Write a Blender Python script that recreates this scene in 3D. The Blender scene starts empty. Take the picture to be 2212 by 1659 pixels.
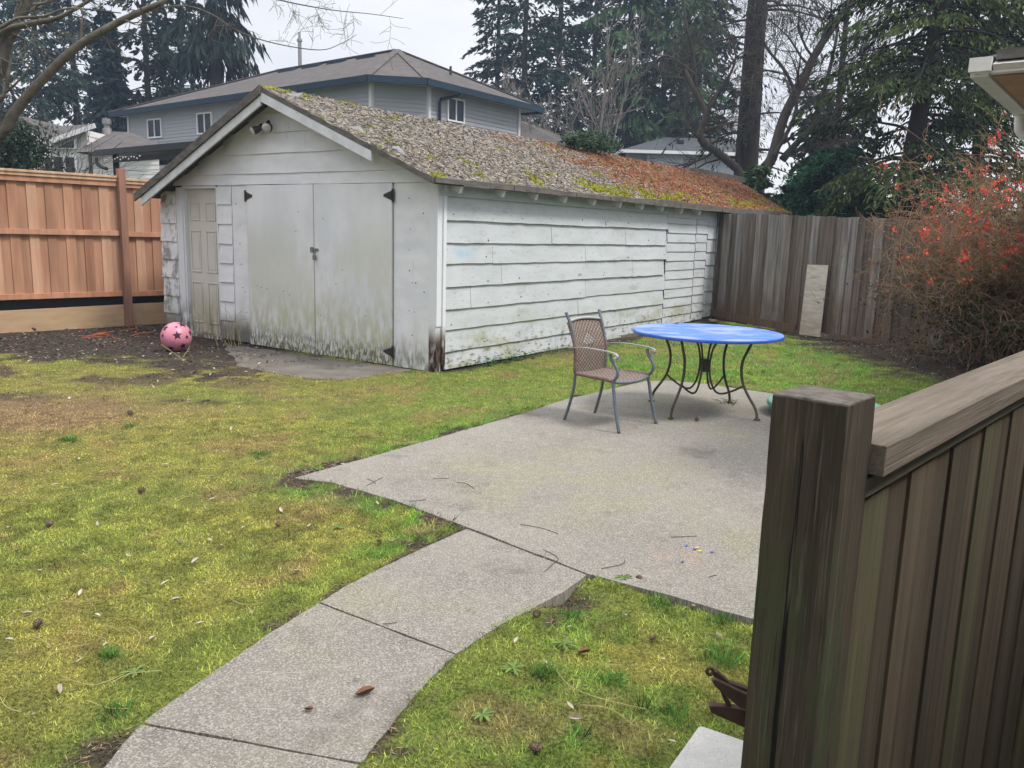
import bpy, math, random
import numpy as np
from mathutils import Vector, Matrix

# ------------------------------------------------------------------ helpers
SC = bpy.context.scene
COL = SC.collection
R = math.radians
rng = np.random.default_rng(7)
random.seed(5)

def link(o, parent=None):
    COL.objects.link(o)
    if parent is not None:
        o.parent = parent
    return o

def tag(o, label=None, cat=None, group=None, kind=None):
    if label: o['label'] = label
    if cat: o['category'] = cat
    if group: o['group'] = group
    if kind: o['kind'] = kind
    return o

def empty(name, loc=(0, 0, 0), rz=0.0, label=None, cat=None, group=None):
    o = bpy.data.objects.new(name, None)
    o.empty_display_size = 0.2
    COL.objects.link(o)
    o.location = loc
    o.rotation_euler = (0, 0, rz)
    return tag(o, label, cat, group)

def copy_tree(o, parent=None):
    c = o.copy(); COL.objects.link(c)
    if parent is not None: c.parent = parent
    for ch in list(o.children): copy_tree(ch, c)
    return c

class MB:
    """collects boxes, tubes and faces; build() links ONE mesh object"""
    def __init__(s): s.v, s.f, s.c, s.col = [], [], [], (1, 1, 1)
    def add(s, vs, fs):
        b = len(s.v)
        s.v += [tuple(v) for v in vs]
        s.f += [tuple(i + b for i in f) for f in fs]
        s.c += [s.col] * len(vs)
    def box(s, c, d, rz=0.0, M=None):
        x, y, z = d[0] / 2, d[1] / 2, d[2] / 2
        vs = [Vector((sx * x, sy * y, sz * z)) for sz in (-1, 1) for sx, sy in ((-1, -1), (1, -1), (1, 1), (-1, 1))]
        m = M if M is not None else Matrix.Rotation(rz, 4, 'Z')
        vs = [(m @ v) + Vector(c) for v in vs]
        s.add(vs, [(3, 2, 1, 0), (4, 5, 6, 7), (0, 1, 5, 4), (1, 2, 6, 5), (2, 3, 7, 6), (3, 0, 4, 7)])
    def span(s, a, b):
        s.box([(a[i] + b[i]) / 2 for i in range(3)], [abs(b[i] - a[i]) for i in range(3)])
    def bar(s, p, q, w, t, up=(0, 0, 1)):
        p, q = Vector(p), Vector(q); d = (q - p); L = d.length; d.normalize()
        sd = d.cross(Vector(up)); sd.normalize(); u = sd.cross(d)
        M = Matrix((d, sd, u)).transposed().to_4x4()
        s.box((p + q) / 2, (L, w, t), M=M)
    def poly(s, pts): s.add(pts, [tuple(range(len(pts)))])
    def prism(s, pts, off):
        n = len(pts); o = Vector(off)
        a = [Vector(p) for p in pts]; b = [p + o for p in a]
        s.add(a + b, [tuple(range(n))[::-1], tuple(range(n, 2 * n))] + [(i, (i + 1) % n, n + (i + 1) % n, n + i) for i in range(n)])
    def tube(s, pts, rad, n=8, cap=True):
        pts = [Vector(p) for p in pts]
        if not hasattr(rad, '__len__'): rad = [rad] * len(pts)
        up = None; vs = []
        for i, p in enumerate(pts):
            t = (pts[min(i + 1, len(pts) - 1)] - pts[max(i - 1, 0)])
            if t.length < 1e-9: t = Vector((0, 0, 1))
            t.normalize()
            if up is None:
                up = t.orthogonal()
            up = up - t * up.dot(t)
            if up.length < 1e-6: up = t.orthogonal()
            up.normalize(); sd = t.cross(up)
            for k in range(n):
                a = 2 * math.pi * k / n
                vs.append(p + (up * math.cos(a) + sd * math.sin(a)) * rad[i])
        fs = []
        for i in range(len(pts) - 1):
            for k in range(n):
                k2 = (k + 1) % n
                fs.append((i * n + k, i * n + k2, (i + 1) * n + k2, (i + 1) * n + k))
        if cap:
            fs.append(tuple(range(n))[::-1]); m = (len(pts) - 1) * n
            fs.append(tuple(range(m, m + n)))
        s.add(vs, fs)
    def lathe(s, prof, n=32, c=(0, 0, 0)):
        vs = [(c[0] + r * math.cos(2 * math.pi * k / n), c[1] + r * math.sin(2 * math.pi * k / n), c[2] + z) for r, z in prof for k in range(n)]
        fs = []
        for i in range(len(prof) - 1):
            for k in range(n):
                k2 = (k + 1) % n
                fs.append((i * n + k, i * n + k2, (i + 1) * n + k2, (i + 1) * n + k))
        s.add(vs, fs)
    def build(s, name, mat, parent=None, smooth=False, bevel=0.0):
        me = bpy.data.meshes.new(name)
        me.from_pydata(s.v, [], s.f)
        a = me.attributes.new('Col', 'FLOAT_COLOR', 'POINT')
        cc = np.ones((len(s.v), 4), np.float32)
        if s.c: cc[:, :3] = np.array(s.c, np.float32)
        a.data.foreach_set('color', cc.ravel())
        if mat: me.materials.append(mat)
        if smooth: me.polygons.foreach_set('use_smooth', [True] * len(me.polygons))
        me.update()
        o = link(bpy.data.objects.new(name, me), parent)
        if bevel:
            m = o.modifiers.new('b', 'BEVEL'); m.width = bevel; m.segments = 2; m.limit_method = 'ANGLE'; m.angle_limit = R(40)
        return o

def npmesh(name, V, F, C, mat, parent=None, smooth=False):
    """V (n,3), F (m,k) constant k, C (n,3)"""
    me = bpy.data.meshes.new(name)
    n, m, k = len(V), len(F), F.shape[1]
    me.vertices.add(n); me.vertices.foreach_set('co', np.asarray(V, np.float32).ravel())
    me.loops.add(m * k); me.loops.foreach_set('vertex_index', np.asarray(F, np.int32).ravel())
    me.polygons.add(m)
    me.polygons.foreach_set('loop_start', np.arange(0, m * k, k, dtype=np.int32))
    me.polygons.foreach_set('loop_total', np.full(m, k, np.int32))
    if smooth: me.polygons.foreach_set('use_smooth', np.ones(m, bool))
    a = me.attributes.new('Col', 'FLOAT_COLOR', 'POINT')
    cc = np.ones((n, 4), np.float32); cc[:, :3] = C
    a.data.foreach_set('color', cc.ravel())
    me.materials.append(mat)
    me.update(calc_edges=True); me.validate()
    return link(bpy.data.objects.new(name, me), parent)

def cards(P, U, W, C):
    """four-sided leaf shapes: centre P, half-length U, half-width W -> arrays for npmesh"""
    n = len(P)
    V = np.stack([P - U, P + W * 0.9, P + U, P - W * 0.9], 1).reshape(-1, 3)
    F = np.arange(n * 4).reshape(n, 4)
    return V, F, np.repeat(C, 4, 0)

def segtubes(segs, n=4):
    """segs: array (m,8): p0, p1, r0, r1 -> V, F"""
    S = np.asarray(segs, float); m = len(S)
    p0, p1, r0, r1 = S[:, :3], S[:, 3:6], S[:, 6], S[:, 7]
    d = p1 - p0; d /= np.maximum(np.linalg.norm(d, axis=1), 1e-9)[:, None]
    ref = np.where(np.abs(d[:, 2:3]) > .9, [[1., 0, 0]], [[0, 0, 1.]])
    a = np.cross(d, ref); a /= np.linalg.norm(a, axis=1)[:, None]
    b = np.cross(d, a)
    ang = 2 * np.pi * np.arange(n) / n
    ring = a[:, None, :] * np.cos(ang)[None, :, None] + b[:, None, :] * np.sin(ang)[None, :, None]
    V = np.concatenate([p0[:, None] + ring * r0[:, None, None], p1[:, None] + ring * r1[:, None, None]], 1).reshape(-1, 3)
    base = (np.arange(m) * 2 * n)[:, None, None]
    k = np.arange(n); k2 = (k + 1) % n
    F = (base + np.stack([k, k2, k2 + n, k + n], 1)[None]).reshape(-1, 4)
    return V, F

def _h(ix, iy, s):
    v = np.sin(ix * 127.1 + iy * 311.7 + s * 74.7) * 43758.5453
    return v - np.floor(v)
def vnoise(x, y, s=0):
    ix, iy = np.floor(x), np.floor(y); fx, fy = x - ix, y - iy
    fx = fx * fx * (3 - 2 * fx); fy = fy * fy * (3 - 2 * fy)
    return (_h(ix, iy, s) * (1 - fx) + _h(ix + 1, iy, s) * fx) * (1 - fy) + (_h(ix, iy + 1, s) * (1 - fx) + _h(ix + 1, iy + 1, s) * fx) * fy
def fbm(x, y, s=0, o=4):
    t = 0; a = .5; n = 0
    for i in range(o):
        t = t + a * vnoise(x * 2 ** i + i * 17.3, y * 2 ** i - i * 9.1, s + i); n += a; a *= .55
    return t / n
def sstep(x, a, b):
    t = np.clip((x - a) / (b - a), 0, 1); return t * t * (3 - 2 * t)

# ------------------------------------------------------------------ camera (fitted to the vanishing points of the shed)
F_PX, PITCH, ROLL, EYE = 1787.0, math.atan(325 * math.cos(R(1.6)) / 1787.0), math.atan(.028), 1.6
cam_d = bpy.data.cameras.new('camera'); cam = link(bpy.data.objects.new('camera', cam_d))
cam_d.sensor_width = 36; cam_d.lens = F_PX / 2212 * 36
cam_d.clip_start = .02; cam_d.clip_end = 2000
fw = Vector((0, math.cos(PITCH), -math.sin(PITCH))); up0 = Vector((0, math.sin(PITCH), math.cos(PITCH))); rt0 = Vector((1, 0, 0))
cr, sr = math.cos(ROLL), math.sin(ROLL)
right = rt0 * cr + up0 * sr; upv = up0 * cr - rt0 * sr
Mx = Matrix((right, upv, -fw)).transposed().to_4x4(); Mx.translation = (0, 0, EYE)
cam.matrix_world = Mx
SC.camera = cam
def px(x, y, Y):
    """point of the place at depth Y seen along a measured direction of the photograph (2212 px wide)"""
    a, b = x - 1106, y - 829.5
    d = fw * F_PX + right * a - upv * b
    return Vector((0, 0, EYE)) + d * (Y / d.y)
def gp(x, y, z=0.0):
    a, b = x - 1106, y - 829.5
    d = fw * F_PX + right * a - upv * b
    return Vector((0, 0, EYE)) + d * ((z - EYE) / d.z)

# ------------------------------------------------------------------ materials
def mat(name, col=(.5, .5, .5), rough=.85, attr=False, var=None, vscale=(1, 1, 1), vamt=(0.75, 1.2), layers=(), bump=None, spec=.25, metal=0.0, trans=0.0, rot=0.0, detail=6):
    m = bpy.data.materials.new(name); m.use_nodes = True
    nt = m.node_tree; N = nt.nodes; L = nt.links; N.clear()
    out = N.new('ShaderNodeOutputMaterial'); bs = N.new('ShaderNodeBsdfPrincipled')
    L.new(bs.outputs[0], out.inputs[0])
    bs.inputs['Roughness'].default_value = rough
    bs.inputs['Specular IOR Level'].default_value = spec
    bs.inputs['Metallic'].default_value = metal
    tc = N.new('ShaderNodeTexCoord')
    src = tc.outputs['Object']
    if rot:
        mp = N.new('ShaderNodeMapping'); mp.inputs['Rotation'].default_value = (0, 0, rot); L.new(src, mp.inputs[0]); src = mp.outputs[0]
    def noise(scale, det=detail, off=0.0, dist=0.0):
        mp = N.new('ShaderNodeMapping'); mp.inputs['Scale'].default_value = scale; mp.inputs['Location'].default_value = (off, off * 1.7, off * .6)
        L.new(src, mp.inputs[0])
        n = N.new('ShaderNodeTexNoise'); n.inputs['Scale'].default_value = 1.0; n.inputs['Detail'].default_value = det; n.inputs['Roughness'].default_value = .62
        n.inputs['Distortion'].default_value = dist
        L.new(mp.outputs[0], n.inputs['Vector']); return n.outputs['Fac']
    def mixc(f, a, b, mode='MIX'):
        x = N.new('ShaderNodeMix'); x.data_type = 'RGBA'; x.blend_type = mode
        for s, v in ((0, f), (6, a), (7, b)):
            if hasattr(v, 'is_linked') or hasattr(v, 'links'): L.new(v, x.inputs[s])
            elif s == 0: x.inputs[0].default_value = v
            else: x.inputs[s].default_value = (*v, 1)
        return x.outputs[2]
    def rng_(v, a, b, c=0.0, d=1.0):
        x = N.new('ShaderNodeMapRange'); x.interpolation_type = 'SMOOTHSTEP'
        for i, q in zip((1, 2, 3, 4), (a, b, c, d)): x.inputs[i].default_value = q
        L.new(v, x.inputs[0]); return x.outputs[0]
    def mul(a, b):
        x = N.new('ShaderNodeMath'); x.operation = 'MULTIPLY'
        for i, q in enumerate((a, b)):
            if hasattr(q, 'links'): L.new(q, x.inputs[i])
            else: x.inputs[i].default_value = q
        return x.outputs[0]
    c = None
    if attr:
        at = N.new('ShaderNodeAttribute'); at.attribute_name = 'Col'; c = at.outputs['Color']
        if col != (.5, .5, .5): c = mixc(1.0, c, col, 'MULTIPLY')
    else:
        rgb = N.new('ShaderNodeRGB'); rgb.outputs[0].default_value = (*col, 1); c = rgb.outputs[0]
    if var is not None:
        f = rng_(noise(vscale), .3, .7)
        if var == 'mul':
            g = rng_(noise(vscale), .28, .72, vamt[0], vamt[1])
            cm = N.new('ShaderNodeCombineColor')
            for i in range(3): L.new(g, cm.inputs[i])
            c = mixc(1.0, c, cm.outputs[0], 'MULTIPLY')
        else:
            c = mixc(f, c, var)
    if layers:
        sep = N.new('ShaderNodeSeparateXYZ'); L.new(src, sep.inputs[0])
    for i, l in enumerate(layers):
        f = rng_(noise(l['s'], l.get('det', 6), 3.1 * (i + 1), l.get('dist', 0)), l['lo'], l['hi'])
        f = mul(f, l.get('amt', 1.0))
        for ax in 'xyz':
            if ax in l:
                f = mul(f, rng_(sep.outputs['xyz'.index(ax)], l[ax][0], l[ax][1], 1.0, 0.0))
            if ax + '2' in l:
                f = mul(f, rng_(sep.outputs['xyz'.index(ax)], l[ax + '2'][0], l[ax + '2'][1], 1.0, 0.0))
        c = mixc(f, c, l['c'])
    L.new(c, bs.inputs['Base Color'])
    if bump:
        b = N.new('ShaderNodeBump'); b.inputs['Strength'].default_value = bump[1]; b.inputs['Distance'].default_value = bump[2]
        L.new(noise(bump[0], 8, 5.0), b.inputs['Height']); L.new(b.outputs[0], bs.inputs['Normal'])
    if trans:
        tr = N.new('ShaderNodeBsdfTranslucent'); L.new(c, tr.inputs[0])
        mx = N.new('ShaderNodeMixShader'); mx.inputs[0].default_value = trans
        L.new(bs.outputs[0], mx.inputs[1]); L.new(tr.outputs[0], mx.inputs[2]); L.new(mx.outputs[0], out.inputs[0])
    return m

DIRT = (.10, .085, .055); ALG = (.27, .275, .17); GREYW = (.30, .29, .275)
M = {}
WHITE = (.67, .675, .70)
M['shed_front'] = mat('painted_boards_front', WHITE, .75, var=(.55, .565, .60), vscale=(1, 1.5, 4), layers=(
    dict(c=GREYW, s=(3, 7, 1.6), lo=.63, hi=.74, amt=.45),
    dict(c=DIRT, s=(10, 24, 6), lo=.40, hi=.62, amt=.8, z=(.02, .42)),
    dict(c=ALG, s=(4, 6, 2), lo=.35, hi=.7, amt=.5, z=(.1, .9)),
    dict(c=(.115, .11, .10), s=(7, 9, 5), lo=.25, hi=.42, amt=.9, z=(.10, .46), y2=(3.40, 3.28)),
    dict(c=(.17, .165, .14), s=(5, 7, 6), lo=.46, hi=.62, amt=.8, y2=(5.0, 4.95)),
    dict(c=(.12, .11, .10), s=(10, 22, 22), lo=.735, hi=.76, amt=.9)), bump=((12, 20, 8), .25, .004))
M['shed_door'] = mat('painted_ply_doors', WHITE, .7, var=(.55, .57, .605), vscale=(1, 1.2, 1.0), layers=(
    dict(c=(.49, .50, .435), s=(1.0, 1.3, .55), lo=.35, hi=.58, amt=.7, z=(1.2, 1.95), det=3),
    dict(c=(.48, .49, .44), s=(10, 20, 8), lo=.45, hi=.7, amt=.45, z=(1.0, 1.9)),
    dict(c=(.34, .345, .21), s=(5, 11, 4), lo=.34, hi=.60, amt=.75, z=(.2, 1.05)),
    dict(c=(.07, .065, .05), s=(12, 30, 11), lo=.43, hi=.56, amt=.9, z=(.03, .36)),
    dict(c=(.62, .63, .66), s=(9, 38, 5), lo=.60, hi=.72, amt=.6, z=(.5, 1.5)),
    dict(c=(.1, .09, .08), s=(10, 26, 26), lo=.75, hi=.775, amt=.9)), bump=((10, 40, 5), .3, .004))
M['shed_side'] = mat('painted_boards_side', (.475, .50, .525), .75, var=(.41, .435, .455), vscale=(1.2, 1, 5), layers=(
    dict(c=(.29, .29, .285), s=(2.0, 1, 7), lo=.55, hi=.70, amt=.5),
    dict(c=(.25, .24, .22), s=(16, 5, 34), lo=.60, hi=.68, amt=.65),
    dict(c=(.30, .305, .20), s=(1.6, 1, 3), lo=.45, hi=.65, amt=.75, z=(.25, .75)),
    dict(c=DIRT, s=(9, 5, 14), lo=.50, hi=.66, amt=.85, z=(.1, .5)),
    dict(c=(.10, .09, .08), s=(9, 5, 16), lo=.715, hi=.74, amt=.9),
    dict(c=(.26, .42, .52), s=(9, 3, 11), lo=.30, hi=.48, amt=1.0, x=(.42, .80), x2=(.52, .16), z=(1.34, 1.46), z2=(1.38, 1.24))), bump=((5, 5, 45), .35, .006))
M['shed_trim'] = mat('white_trim_paint', (.60, .615, .645), .7, layers=(
    dict(c=(.11, .075, .05), s=(10, 10, 3), lo=.36, hi=.55, amt=.95, z=(.2, .55)),
    dict(c=GREYW, s=(6, 6, 3), lo=.60, hi=.72, amt=.6)), bump=((20, 20, 5), .2, .003))
M['old_door'] = mat('grimy_cream_door_paint', (.55, .53, .49), .6, var=(.50, .48, .44), vscale=(2, 3, 1), layers=(
    dict(c=(.24, .23, .13), s=(4, 9, 2), lo=.3, hi=.62, amt=.8, z=(.15, .95)),
    dict(c=(.08, .07, .05), s=(8, 20, 5), lo=.42, hi=.62, amt=.8, z=(.02, .3))), bump=((10, 10, 10), .1, .003))
M['dark_hinge'] = mat('black_iron', (.02, .02, .024), .5, var=(.05, .035, .03), vscale=(30, 30, 30))
M['steel'] = mat('dull_steel', (.32, .32, .33), .45, metal=.7, var=(.18, .16, .15), vscale=(40, 40, 40))
M['rot_post'] = mat('rotten_corner_wood', (.60, .615, .645), .9, layers=(
    dict(c=(.085, .055, .04), s=(14, 14, 4), lo=.22, hi=.5, amt=1., z=(.30, .56)),
    dict(c=(.018, .014, .012), s=(22, 22, 8), lo=.45, hi=.6, amt=1., z=(.22, .34))), bump=((30, 30, 4), .8, .01))
M['conc_found'] = mat('mossy_foundation_concrete', (.16, .15, .12), .95, var=(.10, .10, .055), vscale=(3, 3, 6), bump=((20, 20, 20), .5, .01))
M['roof_base'] = mat('roof_shingle_litter_bed', (.5, .5, .5), 1.0, attr=True, var='mul', vscale=(14, 14, 14), vamt=(.45, 1.5), bump=((30, 30, 30), .8, .02))
M['flake'] = mat('leaf_litter_flakes', (.5, .5, .5), .95, attr=True)
M['moss'] = mat('cushion_moss', (.5, .5, .5), 1.0, attr=True, trans=.2)
M['roof_edge'] = mat('old_felt_roof_edge', (.075, .07, .068), .95, var=(.14, .125, .11), vscale=(6, 6, 20), bump=((10, 30, 30), .5, .01))
M['barge'] = mat('barge_board_paint', (.58, .60, .63), .75, var=(.48, .49, .50), vscale=(3, 5, 5), layers=(
    dict(c=(.26, .25, .23), s=(8, 14, 20), lo=.62, hi=.7, amt=.7),), bump=((10, 10, 30), .25, .004))
M['lamp_dark'] = mat('bronze_lamp_housing', (.035, .03, .03), .5)
M['lamp_glass'] = mat('frosted_lamp_glass', (.42, .42, .42), .25, spec=.5)
M['cedar'] = mat('fresh_cedar_boards', (.5, .5, .5), .8, attr=True, var='mul', vscale=(9, 9, .9), vamt=(.80, 1.16), layers=(
    dict(c=(.13, .05, .03), s=(9, 9, 5), lo=.715, hi=.76, amt=.8),
    dict(c=(.24, .085, .045), s=(5, 5, .5), lo=.56, hi=.72, amt=.45)), bump=((60, 60, 3), .2, .003))
M['treated'] = mat('new_treated_lumber', (.43, .31, .19), .85, var=(.36, .24, .14), vscale=(2, 2, 14), layers=(dict(c=(.2, .12, .07), s=(4, 4, 9), lo=.70, hi=.76, amt=.7),))
M['old_fence'] = mat('weathered_grey_boards', (.5, .5, .5), .95, attr=True, var='mul', vscale=(22, 22, 1.1), vamt=(.55, 1.4), layers=(
    dict(c=(.12, .075, .05), s=(3, 3, 2), lo=.30, hi=.6, amt=.75, z=(.25, .95)),
    dict(c=(.03, .027, .025), s=(12, 12, 7), lo=.70, hi=.75, amt=.8)), bump=((50, 50, 2), .5, .006))
M['near_post'] = mat('dark_stained_post', (.060, .046, .032), 1.0, var=(.030, .025, .018), vscale=(34, 34, 1.8), layers=(
    dict(c=(.040, .056, .022), s=(18, 18, 3.5), lo=.42, hi=.62, amt=.8, z=(1.1, 1.35)),
    dict(c=(.006, .005, .005), s=(60, 60, .9), lo=.615, hi=.64, amt=1.),
    dict(c=(.11, .055, .03), s=(26, 26, 12), lo=.70, hi=.75, amt=.8),
    dict(c=(.105, .09, .068), s=(230, 230, 5), lo=.54, hi=.66, amt=.55), dict(c=(.018, .015, .013), s=(300, 300, 7), lo=.56, hi=.66, amt=.6),
    dict(c=(.008, .007, .006), s=(28, 28, 16), lo=.755, hi=.775, amt=1.)), bump=((220, 220, 5), .9, .002))
M['post_end'] = mat('weathered_end_grain', (.125, .11, .095), .95, var=(.07, .06, .052), vscale=(60, 60, 60), layers=(
    dict(c=(.02, .018, .016), s=(160, 28, 10), lo=.60, hi=.66, amt=.9),), bump=((150, 40, 40), .9, .003))
M['near_cap'] = mat('weathered_cap_rail', (.160, .128, .102), .9, var=(.108, .088, .070), vscale=(3, 55, 55), layers=(
    dict(c=(.065, .058, .04), s=(2.5, 40, 60), lo=.45, hi=.75, amt=.8),
    dict(c=(.02, .018, .016), s=(1.2, 90, 60), lo=.64, hi=.66, amt=.95), dict(c=(.21, .18, .15), s=(6, 260, 260), lo=.54, hi=.68, amt=.4), dict(c=(.055, .046, .038), s=(7, 330, 330), lo=.58, hi=.70, amt=.45)), bump=((6, 260, 260), .8, .002))
M['near_trim'] = mat('dark_trim_board', (.085, .075, .055), .9, var=(.05, .045, .038), vscale=(3, 40, 40))  # dark brown wood of the strip under the cap rail
M['near_board'] = mat('brown_fence_boards', (.5, .5, .5), .9, attr=True, var='mul', vscale=(30, 30, .8), vamt=(.62, 1.35), layers=(
    dict(c=(.085, .072, .038), s=(16, 16, .9), lo=.60, hi=.74, amt=.6), dict(c=(.012, .010, .009), s=(22, 22, 8), lo=.72, hi=.75, amt=.9), dict(c=(.10, .082, .058), s=(200, 200, 4), lo=.55, hi=.66, amt=.5), dict(c=(.016, .013, .011), s=(260, 260, 5), lo=.56, hi=.66, amt=.55)), bump=((80, 80, 3), .5, .003))
M['concrete'] = mat('broomed_patio_concrete', (.225, .207, .180), .95, var=(.175, .160, .142), vscale=(1.3, 1.3, 1), layers=(
    dict(c=(.205, .19, .115), s=(.9, .9, 1), lo=.50, hi=.68, amt=.7),
    dict(c=(.215, .20, .125), s=(2.6, 2.6, 1), lo=.36, hi=.60, amt=.75, x=(.7, 1.6), x2=(.1, -.7), y=(5.6, 6.5), y2=(4.8, 4.1)),
    dict(c=(.11, .10, .09), s=(3.8, 3.8, 1), lo=.56, hi=.72, amt=.65, det=9),
    dict(c=(.30, .19, .13), s=(5, 5, 1), lo=.40, hi=.60, amt=.6, x=(.92, 1.05), x2=(.82, .68), y=(4.02, 4.12), y2=(3.92, 3.80)),
    dict(c=(.36, .34, .305), s=(110, 110, 10), lo=.50, hi=.60, amt=.7, det=2),
    dict(c=(.05, .046, .04), s=(130, 130, 10), lo=.52, hi=.62, amt=.5, det=2),
    dict(c=(.30, .285, .255), s=(14, 14, 10), lo=.5, hi=.72, amt=.5),
    dict(c=(.07, .065, .058), s=(1.7, 1.7, 1), lo=.58, hi=.72, amt=.5, det=10),
    dict(c=(.06, .055, .048), s=(6, 6, 1), lo=.695, hi=.71, amt=.6),), bump=((150, 150, 30), .9, .008))
M['apron'] = mat('dirty_apron_concrete', (.155, .14, .125), .95, var=(.10, .09, .078), vscale=(3, 3, 1), layers=(dict(c=(.25, .235, .22), s=(60, 60, 10), lo=.6, hi=.7, amt=.5),), bump=((60, 60, 30), .5, .006))
M['soil'] = mat('mossy_ground', (.5, .5, .5), 1.0, attr=True, var='mul', vscale=(70, 70, 10), vamt=(.35, 1.5), bump=((90, 90, 40), 1.0, .02))
M['blade'] = mat('moss_and_grass', (.5, .5, .5), .9, attr=True, trans=.3)
M['chair_metal'] = mat('grey_blue_tube_metal', (.115, .135, .155), .45, var=(.085, .10, .12), vscale=(20, 20, 20), spec=.4)
M['arm_metal'] = mat('bare_arm_metal', (.42, .42, .41), .38, metal=.5, var=(.3, .3, .3), vscale=(20, 20, 20))
M['wicker'] = mat('brown_woven_wicker', (.5, .5, .5), .75, attr=True, var='mul', vscale=(70, 70, 70), vamt=(.6, 1.35))
M['table_blue'] = mat('blue_painted_metal', (.045, .13, .48), .55, var=(.085, .185, .47), vscale=(2.2, 3, 3), layers=(
    dict(c=(.29, .34, .43), s=(2.6, 5, 2), lo=.42, hi=.64, amt=.7, det=7),
    dict(c=(.30, .31, .16), s=(3, 6, 2), lo=.58, hi=.68, amt=.6), dict(c=(.05, .06, .08), s=(9, 14, 6), lo=.66, hi=.70, amt=.7)), spec=.3)
M['table_edge'] = mat('blue_rim_paint', (.025, .095, .47), .35, var=(.05, .14, .5), vscale=(8, 8, 8), spec=.5)
M['table_leg'] = mat('dark_green_bronze_leg', (.034, .036, .030), .5, var=(.10, .08, .05), vscale=(6, 6, 6))
M['rust'] = mat('rusted_clamp_steel', (.050, .036, .032), .7, var=(.085, .048, .036), vscale=(50, 50, 50), bump=((90, 90, 90), .5, .001))
M['block'] = mat('pale_concrete_block', (.50, .49, .465), .95, var=(.43, .42, .40), vscale=(20, 20, 20), layers=(dict(c=(.26, .25, .24), s=(170, 170, 170), lo=.59, hi=.65, amt=.8),), bump=((120, 120, 120), 1.0, .006))
M['tub'] = mat('green_plastic', (.045, .20, .095), .45, var=(.06, .24, .12), vscale=(4, 4, 4), spec=.4)
M['tub_lid'] = mat('faded_green_plastic_lid', (.17, .38, .28), .45, spec=.4)
M['ball'] = mat('pink_rubber', (.60, .225, .31), .38, var=(.52, .19, .26), vscale=(4, 4, 4), layers=(dict(c=(.25, .07, .09), s=(5, 5, 5), lo=.45, hi=.65, amt=.6, z=(-.14, .02)),), spec=.45)
M['star'] = mat('dark_purple_print', (.035, .016, .04), .45)
M['siding'] = mat('grey_vinyl_siding', (.33, .34, .36), .7, var=(.30, .31, .33), vscale=(.5, .5, 2))
M['siding_blue'] = mat('pale_blue_vinyl_siding', (.56, .585, .66), .7, var=(.52, .545, .62), vscale=(.5, .5, 2))
M['siding_beige'] = mat('beige_siding', (.62, .61, .605), .7, var=(.57, .56, .555), vscale=(.5, .5, 2))
M['corner_trim'] = mat('pale_corner_trim', (.52, .53, .55), .6)
M['asphalt'] = mat('brown_asphalt_shingles', (.105, .094, .090), .95, var=(.072, .065, .064), vscale=(2, 2, 5), layers=(dict(c=(.055, .048, .048), s=(9, 9, 14), lo=.55, hi=.68, amt=.6),), bump=((8, 8, 24), .5, .03))
M['asphalt_grey'] = mat('grey_asphalt_shingles', (.060, .064, .074), .95, var=(.045, .048, .055), vscale=(2, 2, 5), bump=((8, 8, 24), .5, .03))
M['fascia_blue'] = mat('slate_blue_gutter', (.022, .038, .056), .6, spec=.1)
M['soffit'] = mat('pale_soffit', (.47, .47, .48), .8)
M['white_vinyl'] = mat('white_vinyl', (.68, .69, .70), .5)
M['window_glass'] = mat('dark_window_glass', (.022, .028, .038), .35, spec=.2, var=(.035, .042, .052), vscale=(1, 1, 1))
M['dark_metal'] = mat('dark_patio_cover_metal', (.022, .024, .028), .5)
M['bulb'] = mat('clear_string_bulbs', (.65, .65, .62), .3)
M['gutter_white'] = mat('white_gutter_paint', (.60, .585, .555), .5, var=(.5, .485, .45), vscale=(2, 2, 8), layers=(dict(c=(.22, .2, .17), s=(5, 5, 16), lo=.62, hi=.7, amt=.7),))
M['tan_soffit'] = mat('tan_plywood_soffit', (.36, .225, .12), .85, var=(.28, .17, .09), vscale=(3, 6, 3))
M['bark'] = mat('grey_brown_bark', (.085, .070, .060), .95, var=(.045, .038, .034), vscale=(7, 7, 1.6), layers=(dict(c=(.10, .11, .065), s=(3, 3, 1.2), lo=.58, hi=.7, amt=.6),), bump=((14, 14, 3), .9, .03))
M['bark_dark'] = mat('dark_conifer_bark', (.042, .034, .032), .95, var=(.022, .019, .019), vscale=(6, 6, 1.2), bump=((12, 12, 2.5), .9, .04))
M['twig'] = mat('pale_bare_twigs', (.19, .17, .15), .95, var=(.12, .105, .092), vscale=(3, 3, 3))
M['branch_near'] = mat('smooth_maple_bark', (.115, .10, .082), .9, var=(.065, .057, .045), vscale=(12, 12, 12), layers=(dict(c=(.15, .15, .11), s=(5, 5, 5), lo=.5, hi=.66, amt=.6),), bump=((30, 30, 30), .5, .006))
M['needles'] = mat('conifer_sprays', (.5, .5, .5), 1.0, attr=True, trans=.08, spec=.03)
M['leaves'] = mat('broad_leaves', (.5, .5, .5), .8, attr=True, trans=.2, spec=.1)
M['petal'] = mat('coral_red_petals', (.5, .5, .5), .6, attr=True, trans=.3)
M['quince_stem'] = mat('quince_stems', (.25, .165, .10), .9, var=(.14, .09, .06), vscale=(4, 4, 4))
M['dry_leaf'] = mat('dry_pale_leaf', (.46, .42, .36), .85, var=(.30, .23, .165), vscale=(25, 25, 25))
M['brown_leaf'] = mat('brown_dead_leaf', (.17, .07, .04), .8, var=(.10, .045, .028), vscale=(40, 40, 40))
M['dry_stem'] = mat('straw_stem', (.33, .30, .13), .85, var=(.25, .23, .09), vscale=(8, 8, 8))
M['dark_twig'] = mat('dark_fallen_twig', (.075, .055, .042), .95)
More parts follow.
